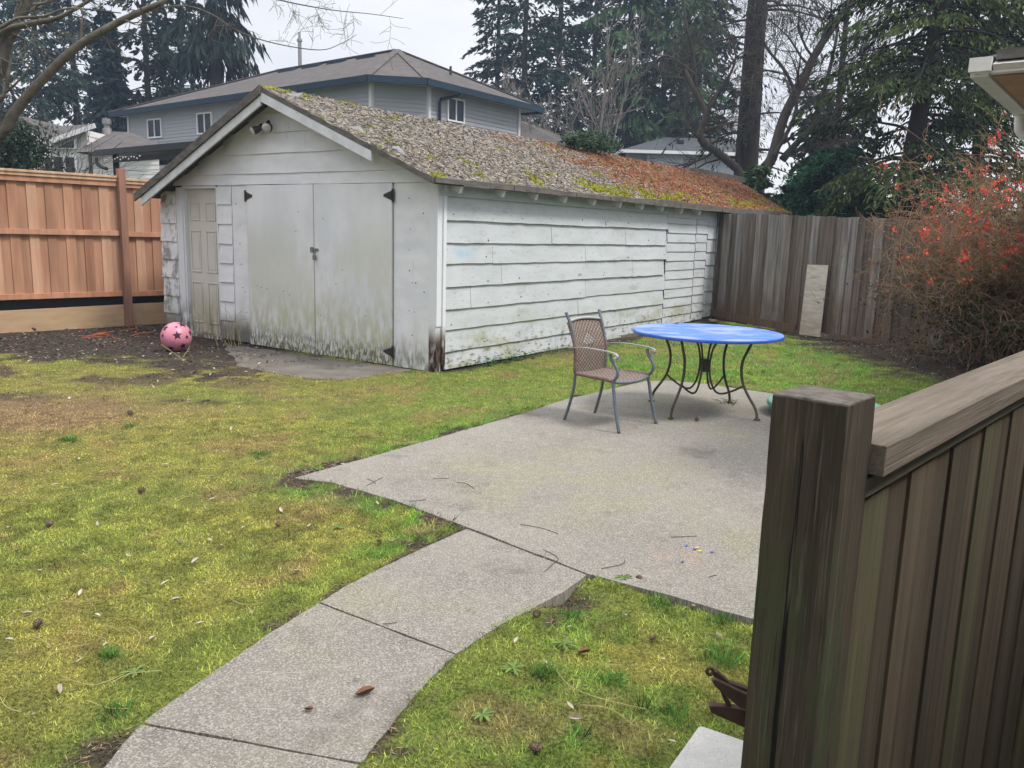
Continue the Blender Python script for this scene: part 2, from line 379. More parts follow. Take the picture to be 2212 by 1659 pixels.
M['cone'] = mat('pine_cone_scales', (.085, .058, .042), .95, var=(.17, .12, .085), vscale=(60, 60, 60))
M['orange'] = mat('orange_cord', (.75, .13, .03), .7)
M['plywood'] = mat('weathered_plywood', (.50, .455, .41), .9, var=(.35, .31, .275), vscale=(5, 5, 26), layers=(dict(c=(.18, .145, .115), s=(3, 3, 20), lo=.6, hi=.68, amt=.6), dict(c=(.30, .22, .14), s=(3, 3, 6), lo=.3, hi=.6, amt=.6, z=(.1, .6))), bump=((6, 6, 30), .3, .004))
for k, c in (('chalk_blue', (.07, .14, .6)), ('chalk_yellow', (.75, .55, .05)), ('chalk_purple', (.16, .07, .35))):
    M[k] = mat(k, c, .8)

# ------------------------------------------------------------------ world and sun: bright overcast
SUN_DIR = Vector((.55, -.25, .92)).normalized()
el = math.asin(SUN_DIR.z); az = math.atan2(SUN_DIR.x, SUN_DIR.y)
w_ = bpy.data.worlds.new('World'); SC.world = w_; w_.use_nodes = True
nt = w_.node_tree; N = nt.nodes; L = nt.links; N.clear()
out = N.new('ShaderNodeOutputWorld'); bg = N.new('ShaderNodeBackground'); L.new(bg.outputs[0], out.inputs[0])
bg.inputs[1].default_value = .105
sky = N.new('ShaderNodeTexSky'); sky.sky_type = 'NISHITA'; sky.sun_disc = False; sky.sun_elevation = el; sky.sun_rotation = az
tc = N.new('ShaderNodeTexCoord')
mp = N.new('ShaderNodeMapping'); mp.inputs['Scale'].default_value = (1.6, 1.6, 4.0); L.new(tc.outputs['Generated'], mp.inputs[0])
nz = N.new('ShaderNodeTexNoise'); nz.inputs['Scale'].default_value = 2.0; nz.inputs['Detail'].default_value = 5; nz.inputs['Roughness'].default_value = .5; L.new(mp.outputs[0], nz.inputs['Vector'])
rp = N.new('ShaderNodeValToRGB'); L.new(nz.outputs['Fac'], rp.inputs[0])
rp.color_ramp.elements[0].position = .32; rp.color_ramp.elements[0].color = (.66, .68, .73, 1)
rp.color_ramp.elements[1].position = .66; rp.color_ramp.elements[1].color = (.87, .865, .87, 1)
sx = N.new('ShaderNodeSeparateXYZ'); L.new(tc.outputs['Generated'], sx.inputs[0])
mr = N.new('ShaderNodeMapRange'); mr.inputs[1].default_value = .26; mr.inputs[2].default_value = 1.0; mr.inputs[3].default_value = 6.1; mr.inputs[4].default_value = 18.5; L.new(sx.outputs[2], mr.inputs[0])
vm = N.new('ShaderNodeVectorMath'); vm.operation = 'SCALE'; L.new(rp.outputs[0], vm.inputs[0]); L.new(mr.outputs[0], vm.inputs['Scale'])
hs = N.new('ShaderNodeHueSaturation'); hs.inputs['Saturation'].default_value = .5; L.new(sky.outputs[0], hs.inputs['Color'])
mx = N.new('ShaderNodeMix'); mx.data_type = 'RGBA'; mx.inputs[0].default_value = .9; L.new(hs.outputs[0], mx.inputs[6]); L.new(vm.outputs[0], mx.inputs[7])
L.new(mx.outputs[2], bg.inputs[0])
sd = bpy.data.lights.new('sun', 'SUN'); sd.energy = 2.0; sd.angle = R(14); sd.color = (1, .95, .88)
so = link(bpy.data.objects.new('sun', sd)); so.rotation_euler = SUN_DIR.to_track_quat('Z', 'Y').to_euler()
SC.view_settings.view_transform = 'Standard'; SC.view_settings.look = 'None'; SC.view_settings.exposure = .92; SC.view_settings.gamma = 1
SC.cycles.volume_step_rate = 4; SC.cycles.max_bounces = 6; SC.cycles.volume_bounces = 0
SC.cycles.use_denoising = True
try: SC.cycles.denoiser = 'OPENIMAGEDENOISE'
except Exception: pass
#@@SETTING
# ------------------------------------------------------------------ the ground
PATIO = [(-1.40, 5.17), (-.86, 5.93), (-.39, 6.61), (.11, 7.33), (.53, 8.03), (1.11, 8.74), (1.52, 9.22), (1.76, 9.30), (2.16, 9.17), (2.78, 8.67), (3.5, 8.05), (4.5, 7.15), (4.4, 5.75), (3.1, 4.25), (1.86, 2.80), (1.05, 3.33), (.75, 3.53), (.39, 3.76), (-.22, 4.345), (-.69, 4.78), (-1.13, 5.09)]
def crv(pts, k=6):
    P = [np.array(gp(*p)[:2]) for p in pts]; out = []
    for i in range(len(P) - 1):
        p0, p1, p2, p3 = P[max(i - 1, 0)], P[i], P[i + 1], P[min(i + 2, len(P) - 1)]
        for j in range(k):
            t = j / k; out.append(.5 * (2 * p1 + (p2 - p0) * t + (2 * p0 - 5 * p1 + 4 * p2 - p3) * t * t + (3 * p1 - p0 - 3 * p2 + p3) * t ** 3))
    return np.array(out + [P[-1]])
LE = crv([(1009, 1141), (925, 1178), (850, 1214), (765, 1256), (690, 1301), (595, 1360), (500, 1424), (405, 1490), (308, 1562), (225, 1659), (120, 1790), (20, 1950)])
RE = crv([(1269, 1241), (1200, 1287), (1080, 1350), (985, 1413), (930, 1465), (885, 1515), (830, 1585), (778, 1648), (690, 1770), (600, 1950)])
def cutc(C, p):   # parameter along a curve nearest to a photographed joint end
    q = np.array(gp(*p)[:2]); return int(np.argmin(np.hypot(*(C - q).T)))
def slab_poly(a, b, c, d, gap=.005):
    L_ = LE[a:b + 1].copy(); R_ = RE[c:d + 1].copy()
    def pull(P, i, j): v = P[j] - P[i]; P[i] += v / np.linalg.norm(v) * gap
    pull(L_, 0, 1); pull(L_, -1, -2); pull(R_, 0, 1); pull(R_, -1, -2)
    return [tuple(p) for p in L_] + [tuple(p) for p in R_[::-1]]
_l1, _r1 = cutc(LE, (690, 1301)), cutc(RE, (985, 1413)); _l2, _r2 = cutc(LE, (308, 1562)), cutc(RE, (778, 1648))
SLABS = [slab_poly(0, _l1, 0, _r1), slab_poly(_l1, _l2, _r1, _r2), slab_poly(_l2, len(LE) - 1, _r2, len(RE) - 1)]
APRON = [(-4.05, 11.45), (-1.15, 9.66), (-1.42, 9.34), (-1.82, 8.82), (-2.4, 8.95), (-3.25, 9.6)]
SH_O = np.array([-.90, 9.55]); SH_A = R(55.3)           # shed corner, and the direction of its long side
SU = np.array([math.cos(SH_A), math.sin(SH_A)]); SW = np.array([-SU[1], SU[0]])
FD = np.array([.682, .731]); FP = np.array([-6.2, 13.22])  # cedar fence line
def inpoly(x, y, P):
    r = np.zeros(np.shape(x), bool); n = len(P)
    for i in range(n):
        x1, y1 = P[i]; x2, y2 = P[(i + 1) % n]
        if y1 == y2: continue
        c = ((y1 > y) != (y2 > y)) & (x < (x2 - x1) * (y - y1) / (y2 - y1) + x1)
        r ^= c
    return r
def polydist(x, y, P):
    d = np.full(np.shape(x), 1e9); n = len(P)
    for i in range(n):
        a = np.array(P[i]); b = np.array(P[(i + 1) % n]); e = b - a
        t = np.clip(((x - a[0]) * e[0] + (y - a[1]) * e[1]) / (e @ e), 0, 1)
        d = np.minimum(d, np.hypot(x - a[0] - t * e[0], y - a[1] - t * e[1]))
    return d
PAVED = [PATIO] + SLABS
def zones(x, y):
    """soil, dry, green weights of the lawn"""
    n = fbm(x * .9, y * .9, 3); n2 = fbm(x * 2.7, y * 2.7, 11); n3 = fbm(x * 7, y * 7, 23, 3)
    soil = sstep(y + (n2 - .5) * 2.4 + (n3 - .5) * .8, 9.1, 9.8) * sstep(-x + (n - .5) * 1.0, 2.9, 3.5)
    soil = np.maximum(soil, np.exp(-(((x + 3.3) / .55) ** 2 + ((y - 8.95) / .35) ** 2)) * 1.2 * (n3 > .42))
    soil = np.maximum(soil, sstep(x + (n2 - .5) * 1.6 + (y - 10) * .05, 4.75, 5.35) * sstep(y, 8.9, 10.2))
    lu = (x - SH_O[0]) * SU[0] + (y - SH_O[1]) * SU[1]; lw = (x - SH_O[0]) * SW[0] + (y - SH_O[1]) * SW[1]
    soil = np.maximum(soil, sstep(lw + (n2 - .5) * .5, -.42, -.2) * sstep(lu, 1.8, 3.4) * (lw < .1))
    soil = np.maximum(soil, .9 * sstep(lw + (n2 - .5) * .3, -.22, -.08) * (lw < .1) * (lu > 0))
    dp = np.minimum.reduce([polydist(x, y, P) for P in PAVED])
    soil = np.maximum(soil, sstep(n2, .46, .54) * (dp < .035 + .11 * sstep(n3, .5, .6)) * .92)
    soil = np.maximum(soil, np.exp(-(((x - .30) / .10) ** 2 + ((y - 3.52) / .10) ** 2)) * 1.3)
    soil = np.maximum(soil, np.exp(-(((x + .47) / .11) ** 2 + ((y - 4.08) / .10) ** 2)) * 1.1 * (n3 > .4))
    dry = np.exp(-(((x + 4.15) / 1.0) ** 2 + ((y - 6.95) / .75) ** 2)) * 2.0 * (.35 + n2)
    soil = np.maximum(soil, np.exp(-(((x + 5.0) / .7) ** 2 + ((y - 7.5) / .25) ** 2)) * .8 * (n3 > .45))
    soil = np.maximum(soil, sstep(n2, .55, .63) * sstep(y - x * .25, 8.6, 9.9) * (x < -1.8) * .8)
    soil = np.maximum(soil, np.exp(-(((x + 2.95) / .40) ** 2 + ((y - 7.55) / .10) ** 2)) * .9 * (n3 > .42))
    dry = np.maximum(dry, sstep(n2, .54, .70) * .60 * (.5 + n3))
    dry = np.maximum(dry, sstep(y + x * -.2, 7.6, 9.3) * (x < -1.5) * .45 * sstep(n2, .4, .6))
    green = sstep(n, .50, .68) * .22 + .35 * sstep(n2, .60, .68) * (n3 > .5)
    green = np.maximum(green, sstep(x * .35 + y, 9.3, 10.4) * (x > .9) * sstep(n2, .36, .56) * .95)
    green = np.maximum(green, (1 - sstep(dp, .12, .45)) * (y > 3.9) * sstep(n2, .36, .54) * .9)
    green = np.maximum(green, (x > -.3) * (y < 4.1) * sstep(n2, .42, .58) * .62)
    green = np.maximum(green, sstep(x, -2.2, -.6) * (y > 6.0) * (y < 10.5) * .42)
    green = np.maximum(green, (1 - sstep(dp, .1, .5)) * .35)
    return np.clip(soil, 0, 1), np.clip(dry, 0, 1), np.clip(green, 0, 1), n, n2, n3, dp
def mixn(a, b, t): return a * (1 - t[:, None]) + np.asarray(b) * t[:, None]
def gcol(x, y, z=None):
    soil, dry, green, n, n2, n3, dp = z if z is not None else zones(x, y)
    c = mixn(np.tile([.375, .355, .082], (len(x), 1)), (.285, .288, .070), sstep(n3, .35, .65))
    c = mixn(c, (.43, .37, .07), sstep(n2, .56, .68) * .7)
    c = mixn(c, (.16, .335, .05), green)
    c = mixn(c, (.36, .235, .13), dry * .85)
    c = mixn(c, (.090, .070, .055), soil)
    return c
def gz(x, y):
    z = -.024 + (fbm(x * 1.1, y * 1.1, 40) - .5) * .05 + (fbm(x * 6, y * 6, 41, 3) - .5) * .016
    z = z - .05 * np.exp(-(((x - .27) / .13) ** 2 + ((y - 3.53) / .12) ** 2))
    dp = np.minimum.reduce([polydist(x, y, P) for P in PAVED])
    hole = np.exp(-(((x - .27) / .2) ** 2 + ((y - 3.53) / .2) ** 2))
    z = z + .014 * (1 - sstep(dp, .02, .22)) * (1 - hole)
    return np.where(dp < .16, np.minimum(z, -.005), z)
xs = np.concatenate([-np.geomspace(130, 12, 9), np.arange(-9.5, 8.5, .05), np.geomspace(11, 130, 9)])
ys = np.concatenate([-np.geomspace(60, 3, 8), np.arange(.4, 17, .05), np.geomspace(20, 140, 9)])
X, Y = np.meshgrid(xs, ys); x, y = X.ravel(), Y.ravel()
nx, ny = len(xs), len(ys)
zz = gz(x, y); far = (np.abs(x) > 9.6) | (y > 17.2) | (y < .3); zz[far] = -.04
low = np.zeros(len(x), bool)
WALK = [tuple(p) for p in LE] + [tuple(p) for p in RE[::-1]]
for P in PAVED + [APRON, WALK]: low |= inpoly(x, y, P) & (polydist(x, y, P) > .03)
for p_ in ((-.25, 4.33), (-.1, 4.2), (0, 4.11), (.1, 4.02), (.2, 3.93), (.3, 3.83), (.36, 3.77)): low |= np.hypot(x - p_[0], y - p_[1]) < .08
zz[low] = -.09
ii, jj = np.meshgrid(np.arange(nx - 1), np.arange(ny - 1)); q = (jj * nx + ii).ravel()
F = np.stack([q, q + 1, q + nx + 1, q + nx], 1)
cc = gcol(x, y) * .50; cc[far] = (.07, .085, .03)  # ground darkened: shade between the moss blades is put into its colour
g_ = npmesh('ground', np.stack([x, y, zz], 1), F, cc, M['soil'], smooth=True)
tag(g_, 'mossy back yard ground under the lawn', 'ground', kind='structure')

def slab(name, P, top, th, m, label, jig=.006):
    mb = MB(); pts = []
    for i in range(len(P)):
        a = np.array(P[i]); b = np.array(P[(i + 1) % len(P)]); n_ = max(1, int(np.linalg.norm(b - a) / .12))
        for k in range(n_):
            p = a + (b - a) * k / n_
            pts.append((p[0] + random.uniform(-jig, jig), p[1] + random.uniform(-jig, jig)))
    mb.prism([(p[0], p[1], top - th) for p in pts], (0, 0, th))
    o = mb.build(name, m)
    return tag(o, label, 'paving', kind='structure')
slab('patio', PATIO, 0.0, .10, M['concrete'], 'grey broomed concrete patio under the blue table', .005)
pl = ['concrete path slab that touches the patio', 'concrete path slab between two dark joints', 'concrete path slab at the bottom edge of the yard']
for P, t in zip(SLABS, pl): slab('path', P, -.001, .10, M['concrete'], t, .003)
slab('driveway_apron', APRON, -.022, .08, M['apron'], 'dirty worn concrete apron before the double doors', .04)

TUFTS = [(*gp(x_, y_, -.02)[:2], r_) for x_, y_, r_ in ((1458, 1545, .06), (1392, 1528, .05), (1560, 1420, .09), (1330, 1475, .07), (1230, 1330, .08), (1420, 1305, .07), (150, 952, .10), (283, 925, .07), (560, 985, .10), (1180, 1460, .07), (240, 1420, .05), (250, 1545, .06), (780, 1068, .07), (900, 1100, .07), (980, 1128, .06), (1250, 1590, .05), (1560, 1340, .06))]
# moss and grass blades: one mass nobody could count
def blades():
    Vs, Cs = [], []
    cfg = [((-4.3, 3.2), (1.3, 4.6), 15000), ((-6.3, 4.2), (4.6, 7.0), 6500), ((-9.0, 6.8), (7.0, 10.5), 2600), ((-8.5, 7.4), (10.5, 16.5), 1200)]
    for (x0, x1), (y0, y1), den in cfg:
        n = int((x1 - x0) * (y1 - y0) * den)
        x = rng.uniform(x0, x1, n); y = rng.uniform(y0, y1, n)
        k = (x < y * .70 + .4) & (x > -y * .82 - .7)
        x, y = x[k], y[k]
        ok = np.ones(len(x), bool)
        for P in PAVED:
            ins = inpoly(x, y, P); dd = polydist(x, y, P)
            ok &= ~(ins & (dd > .012 + .03 * fbm(x * 5, y * 5, 77, 2) ** 2))
        ds = np.sort(np.stack([np.where(inpoly(x, y, P), 0, polydist(x, y, P)) for P in PAVED]), 0); ok &= ~((ds[1] < .045) & (ds[0] < .03))
        ok &= ~(inpoly(x, y, APRON) & (polydist(x, y, APRON) > .12 * fbm(x * 6, y * 6, 5, 2)))
        lu = (x - SH_O[0]) * SU[0] + (y - SH_O[1]) * SU[1]; lw = (x - SH_O[0]) * SW[0] + (y - SH_O[1]) * SW[1]
        ok &= ~((lu > -.02) & (lw > -.03) & (lw < 5.4))
        ok &= ((x - FP[0]) * FD[1] - (y - FP[1]) * FD[0]) > .05
        x, y = x[ok], y[ok]
        zn = zones(x, y); soil, dry, green = zn[:3]
        keep = rng.random(len(x)) > soil * .93
        x, y = x[keep], y[keep]; zn = tuple(a[keep] for a in zn); soil, dry, green, n1, n2, n3, dp = zn
        n = len(x); c = gcol(x, y, zn)
        grass = rng.random(n) < green * .75
        h = np.where(grass, rng.uniform(.012, .032, n), rng.uniform(.006, .016, n)) * (.7 + .6 * n3)
        tall = grass & ((y > 9.3) & (x > .8)); h[tall] *= 1.45
        edge = grass & (dp < .12) & (y > 3.9); h[edge] *= 1.35
        for tx, ty, tr_ in TUFTS:
            q_ = np.exp(-((x - tx) ** 2 + (y - ty) ** 2) / tr_ ** 2); m_ = rng.random(n) < q_ * .8
            h[m_] = rng.uniform(.03, .085, m_.sum()) * q_[m_]; c[m_] = np.array((.085, .20, .04)) * rng.uniform(.7, 1.3, (m_.sum(), 1)); grass |= m_
        wd = np.where(grass, .0022, .0030) * (1 + .10 * np.maximum(y - 2.5, 0)) * rng.uniform(.7, 1.4, n)
        a = rng.uniform(0, 2 * np.pi, n); lean = rng.uniform(.2, 1.3, n) * h
        b = rng.uniform(0, 2 * np.pi, n)
        z0 = gz(x, y) - .003
        p = np.stack([x, y, z0], 1)
        wv = np.stack([np.cos(a) * wd, np.sin(a) * wd, np.zeros(n)], 1)
        tip = p + np.stack([np.cos(b) * lean, np.sin(b) * lean, h], 1)
        cl = fbm(x * 13, y * 13, 90, 3); h = h * (.55 + .9 * cl)
        br = rng.uniform(.55, 1.5, n)[:, None] * (.60 + .85 * sstep(cl, .3, .66))[:, None]  # random tone, plus shade between moss clumps put into the colour
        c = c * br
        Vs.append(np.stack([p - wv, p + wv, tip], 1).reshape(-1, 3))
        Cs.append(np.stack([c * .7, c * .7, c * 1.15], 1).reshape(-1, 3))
    V = np.concatenate(Vs); C = np.concatenate(Cs)
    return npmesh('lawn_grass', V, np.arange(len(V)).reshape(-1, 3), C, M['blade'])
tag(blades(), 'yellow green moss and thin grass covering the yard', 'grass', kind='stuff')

# mulch chips and leaf crumbs on the bare soil
def crumbs():
    n = 60000
    x = np.concatenate([rng.uniform(-8, 7.2, n), rng.uniform(-1.8, 1.4, 60000)]); y = np.concatenate([rng.uniform(3, 16, n), rng.uniform(1.8, 5.6, 60000)]); n = len(x)
    zn = zones(x, y); dpv = zn[6]
    lu = (x - SH_O[0]) * SU[0] + (y - SH_O[1]) * SU[1]; lw = (x - SH_O[0]) * SW[0] + (y - SH_O[1]) * SW[1]
    k = (rng.random(n) < zn[0] * .9) & ~((lu > -.02) & (lw > -.02) & (lw < 5.4)) & (((x - FP[0]) * FD[1] - (y - FP[1]) * FD[0]) > .03)
    for P in PAVED: k &= ~inpoly(x, y, P)
    x, y = x[k], y[k]; n = len(x); near = y < 5.3
    s = rng.uniform(.008, .030, n) * np.where(y < 5.3, .42, 1); a = rng.uniform(0, 6.28, n)
    U = np.stack([np.cos(a) * s, np.sin(a) * s, rng.uniform(-.4, .4, n) * s], 1)
    W = np.stack([-np.sin(a) * s * .4, np.cos(a) * s * .4, rng.uniform(-.25, .25, n) * s], 1)
    P = np.stack([x, y, gz(x, y) + rng.uniform(.003, .014, n)], 1)
    pal = np.array([(.065, .048, .038), (.11, .08, .06), (.16, .12, .09), (.33, .29, .24), (.12, .06, .035), (.03, .024, .022)])
    C = pal[rng.choice(6, n, p=[.3, .25, .17, .10, .10, .08])]; C[near] = np.array([(.20, .125, .065), (.13, .085, .055), (.27, .20, .11), (.09, .06, .04)])[rng.choice(4, near.sum())]; W[near] *= .45; U[near] *= 1.5
    V, F, C = cards(P, U, W, C)
    return npmesh('soil_litter', V, F, C, M['flake'])
tag(crumbs(), 'dark mulch chips and leaf crumbs on bare soil', 'mulch', kind='stuff')

# ------------------------------------------------------------------ the shed (local x along its long side, y to the left along the front)
shed = empty('garden_shed', (SH_O[0], SH_O[1], 0), SH_A, 'weathered white wooden shed with mossy roof and double doors', 'shed')
RZ = lambda v: 2.165 + (v + .2) * .405           # right slope, top surface
RIDV = 2.63; RIDZ = RZ(RIDV)
LZ = lambda v: RIDZ - (v - RIDV) * .452
def roofz(v): return RZ(v) if v < RIDV else LZ(v)
def course(mb, axis, a0, a1, z0, z1, o0=.026, o1=.004, seg=.22, wav=.004, s0=0.0, s1=0.0):
    """one lapped board; axis 'y': on the front (normal -x), axis 'x': on the side (normal -y)"""
    n_ = max(1, int(abs(a1 - a0) / seg))
    ts = [a0 + (a1 - a0) * i / n_ for i in range(n_ + 1)]
    lo = [z0 + random.uniform(-wav, wav) for _ in ts]; oo = [o0 + random.uniform(-.004, .004) for _ in ts]
    P = (lambda t, o, z: (-o, t, z)) if axis == 'y' else (lambda t, o, z: (t, -o, z))
    for i in range(n_):
        A, B = ts[i], ts[i + 1]
        f = [P(A, oo[i], lo[i]), P(B, oo[i + 1], lo[i + 1]), P(B + (s1 if i == n_ - 1 else 0), o1, z1), P(A + (s0 if i == 0 else 0), o1, z1)]
        u_ = [P(A, 0, lo[i]), P(B, 0, lo[i + 1]), P(B, oo[i + 1], lo[i + 1]), P(A, oo[i], lo[i])]
        if axis == 'y': f = f[::-1]; u_ = u_[::-1]
        mb.poly(f); mb.poly(u_)
    for t, l_, o_, sh in ((ts[0], lo[0], oo[0], s0), (ts[-1], lo[-1], oo[-1], s1)):
        mb.poly([P(t, 0, l_), P(t, o_, l_), P(t + sh, o1, z1), P(t + sh, 0, z1)])

# inner shell that closes the building
mb = MB()
sh_in = [(.10, .02, .0), (.10, 5.33, .0)]
for v0, v1 in ((.03, RIDV), (RIDV, 5.33)):
    for X_ in (.10, 12.4): mb.poly([(X_, v0, -.05), (X_, v1, -.05), (X_, v1, roofz(v1) - .07), (X_, v0, roofz(v0) - .07)])
mb.poly([(.1, .03, -.05), (12.4, .03, -.05), (12.4, .03, 2.2), (.1, .03, 2.2)]); mb.poly([(.1, 5.33, -.05), (12.4, 5.33, -.05), (12.4, 5.33, 2.05), (.1, 5.33, 2.05)])
mb.build('inner_wall', M['conc_found'], shed)
# front wall: flat panels, shingle columns, header boards up to the gable
mb = MB()
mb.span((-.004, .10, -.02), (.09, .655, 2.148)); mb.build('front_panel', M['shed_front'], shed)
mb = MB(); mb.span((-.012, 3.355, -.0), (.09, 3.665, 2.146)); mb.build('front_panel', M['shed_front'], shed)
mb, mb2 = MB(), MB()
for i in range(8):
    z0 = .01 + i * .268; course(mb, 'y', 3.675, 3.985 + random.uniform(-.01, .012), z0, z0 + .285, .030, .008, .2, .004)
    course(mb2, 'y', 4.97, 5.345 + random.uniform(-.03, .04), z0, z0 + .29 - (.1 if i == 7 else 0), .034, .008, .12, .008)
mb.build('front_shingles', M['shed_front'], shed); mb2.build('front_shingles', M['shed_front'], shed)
mb = MB()
def gl(z):   # left and right limits of the gable at height z
    return (-.2 + (z + .062 - 2.185) / .405, RIDV + (RIDZ - .062 - z) / .452)
for (z0, z1) in ((2.150, 2.29), (2.29, 2.545), (2.545, 2.80), (2.80, 3.04), (3.04, 3.26)):
    y0, y1 = gl(z1 + .03); y0b, y1b = gl(z0 + .02)
    ya, yb = max(.0, y0b), min(5.34, y1b); sa, sb = max(0, y0) - ya, min(5.34, y1) - yb
    if z0 < 2.2: ya, yb, sa, sb = 0.0, 5.0, max(0, y0), 0.0
    cuts = [ya] + {2.150: [1.93], 2.29: [], 2.545: [2.16], 2.80: [2.95], 3.04: []}[z0] + [yb]
    for i in range(len(cuts) - 1):
        c0, c1 = cuts[i] + (.002 if i else 0), cuts[i + 1] - .002
        course(mb, 'y', c0, c1, z0 + random.uniform(-.004, .004), z1 + .012, .030, .008, .3, .003, sa if i == 0 else 0, sb if i == len(cuts) - 2 else 0)
for z0, z1 in ((2.15, 2.29), (2.29, 2.545), (2.545, 2.80), (2.80, 3.26)):   # triangular fillers tight under the slopes
    y0, y1 = gl(z1 + .01); y0b, y1b = gl(z0 + .01)
    mb.poly([(-.006, max(0, y0b), z0), (-.006, max(0, y0), z1), (-.006, max(0, y0) + .4, z1), (-.006, max(0, y0b) + .4, z0)])
    mb.poly([(-.006, min(5.34, y1b) - .4, z0), (-.006, min(5.34, y1) - .4, z1), (-.006, min(5.34, y1), z1), (-.006, min(5.34, y1b), z0)])
mb.build('gable_boards', M['shed_front'], shed)
# double doors
def leaf_door(v0, v1, hinge_v):
    mb = MB(); mb.span((-.028, v0, -.015), (.03, v1, 2.142)); d = mb.build('door', M['shed_door'], shed, bevel=.004)
    for zc in (2.0, .15):
        h = MB(); s = 1 if hinge_v < (v0 + v1) / 2 else -1
        if s < 0 and zc < 1: continue
        h.prism([(-.030, hinge_v + s * .005, zc - .05), (-.030, hinge_v + s * .02, zc - .05), (-.030, hinge_v + s * .13, zc - .012), (-.030, hinge_v + s * .13, zc + .012), (-.030, hinge_v + s * .02, zc + .05), (-.030, hinge_v + s * .005, zc + .05)], (-.006, 0, 0))
        h.span((-.034, hinge_v - s * .035, zc - .075), (-.026, hinge_v + s * .002, zc + .075))
        h.tube([(-.036, hinge_v, zc - .055), (-.036, hinge_v, zc + .055)], .009, 8)
        h.build('hinge', M['dark_hinge'], d)
    return d
dr = leaf_door(.672, 2.008, .668); dl = leaf_door(2.022, 3.335, 3.339)
h = MB(); h.span((-.036, 1.93, 1.31), (-.029, 2.07, 1.345)); h.tube([(-.045, 1.975, 1.335), (-.05, 1.975, 1.30), (-.03, 1.975, 1.29)], .006, 6); h.span((-.04, 2.02, 1.295), (-.03, 2.075, 1.36))
h.build('hasp', M['steel'], dr)
h = MB(); h.span((-.075, 1.955, 1.20), (-.045, 1.995, 1.26)); h.tube([(-.06, 1.96, 1.26), (-.06, 1.96, 1.30), (-.06, 1.99, 1.30), (-.06, 1.99, 1.26)], .004, 6)
h.build('padlock', M['steel'], dr, bevel=.004)
# single six panel door, set back in its frame
mb = MB()
mb.span((.055, 4.03, .03), (.09, 4.815, 2.105))
sd_ = mb.build('door', M['old_door'], shed)
for v in (4.13, 4.50):
    for z0, z1 in ((.18, .78), (.92, 1.52), (1.66, 1.92)):
        p = MB(); w_ = .235
        for a, b in (((v, z0), (v + w_, z0 + .018)), ((v, z1 - .018), (v + w_, z1)), ((v, z0 + .019), (v + .018, z1 - .019)), ((v + w_ - .018, z0 + .019), (v + w_, z1 - .019))):
            p.span((.044, a[0], a[1]), (.0545, b[0], b[1]))
        p.span((.049, v + .045, z0 + .045), (.0545, v + w_ - .045, z1 - .045))
        p.build('door_panel', M['old_door'], sd_, bevel=.003)
mb = MB()
mb.span((-.014, 4.825, -.02), (.09, 4.965, 2.128)); mb.span((.0, 4.79, .02), (.054, 4.823, 2.106))
mb.span((-.010, 3.995, .02), (.09, 4.025, 2.128)); mb.span((-.006, 4.027, 2.108), (.09, 4.823, 2.146)); mb.span((-.01, 4.02, -.03), (.12, 4.83, .024))
mb.build('door_frame', M['shed_trim'], shed)
# corner boards, the rotten one at the near corner
mb = MB()
for i in range(8):
    z0, z1 = -.03 + i * .272, -.03 + (i + 1) * .272
    mb.span((-.018, -.022 + (.012 * random.random() if i < 2 else 0), z0), (.07, .095 - (.02 * random.random() if i < 2 else 0), z1 - .0005))
mb.build('corner_post', M['rot_post'], shed)
mb = MB(); mb.span((.072, -.040, .06), (.125, -.004, 2.13)); mb.build('corner_post', M['rot_post'], shed)
zs_n = [.0, .205, .46, .705, .965, 1.23, 1.475, 1.74]
mb = MB()
for v, z in ((.42, 1.97), (.40, 1.62), (.41, 1.38), (.41, 1.14), (.36, 1.00), (.31, 1.0), (.41, .67), (.33, .66), (.36, .38), (.2, 1.8), (.18, .9), (3.5, 1.62), (3.52, 1.36), (3.5, 1.08), (3.49, .76), (3.44, .70), (3.42, .42), (3.58, 1.9)):
    mb.tube([(-.0135 if v > 3 else -.0055, v, z), (-.016 if v > 3 else -.008, v, z)], .0085 if random.random() < .5 else .006, 7)
for v, z in ((3.16, .80), (3.07, .79), (2.95, .78), (2.62, .76), (2.50, .72), (1.62, .92), (1.5, 1.1), (2.35, 1.55), (2.3, 1.8), (1.9, .5), (1.84, 1.72), (1.1, .55)):
    mb.tube([(-.0285, v, z), (-.0305, v, z)], .007, 7)
mb.build('nail_heads', M['dark_hinge'], shed)
mb = MB()
for k in range(90):
    i_ = random.randrange(8); u0 = random.choice((.22, .95, 1.65, 2.4, 3.2, 3.95, 4.7, 5.4, 6.05)) + random.uniform(-.05, .05); z = zs_n[i_] + random.uniform(.03, .09)
    if random.random() < .6: mb.tube([(u0, -.018, z), (u0, -.0335, z)], random.choice((.005, .006, .009)), 7)
mb.build('nail_heads', M['dark_hinge'], shed)
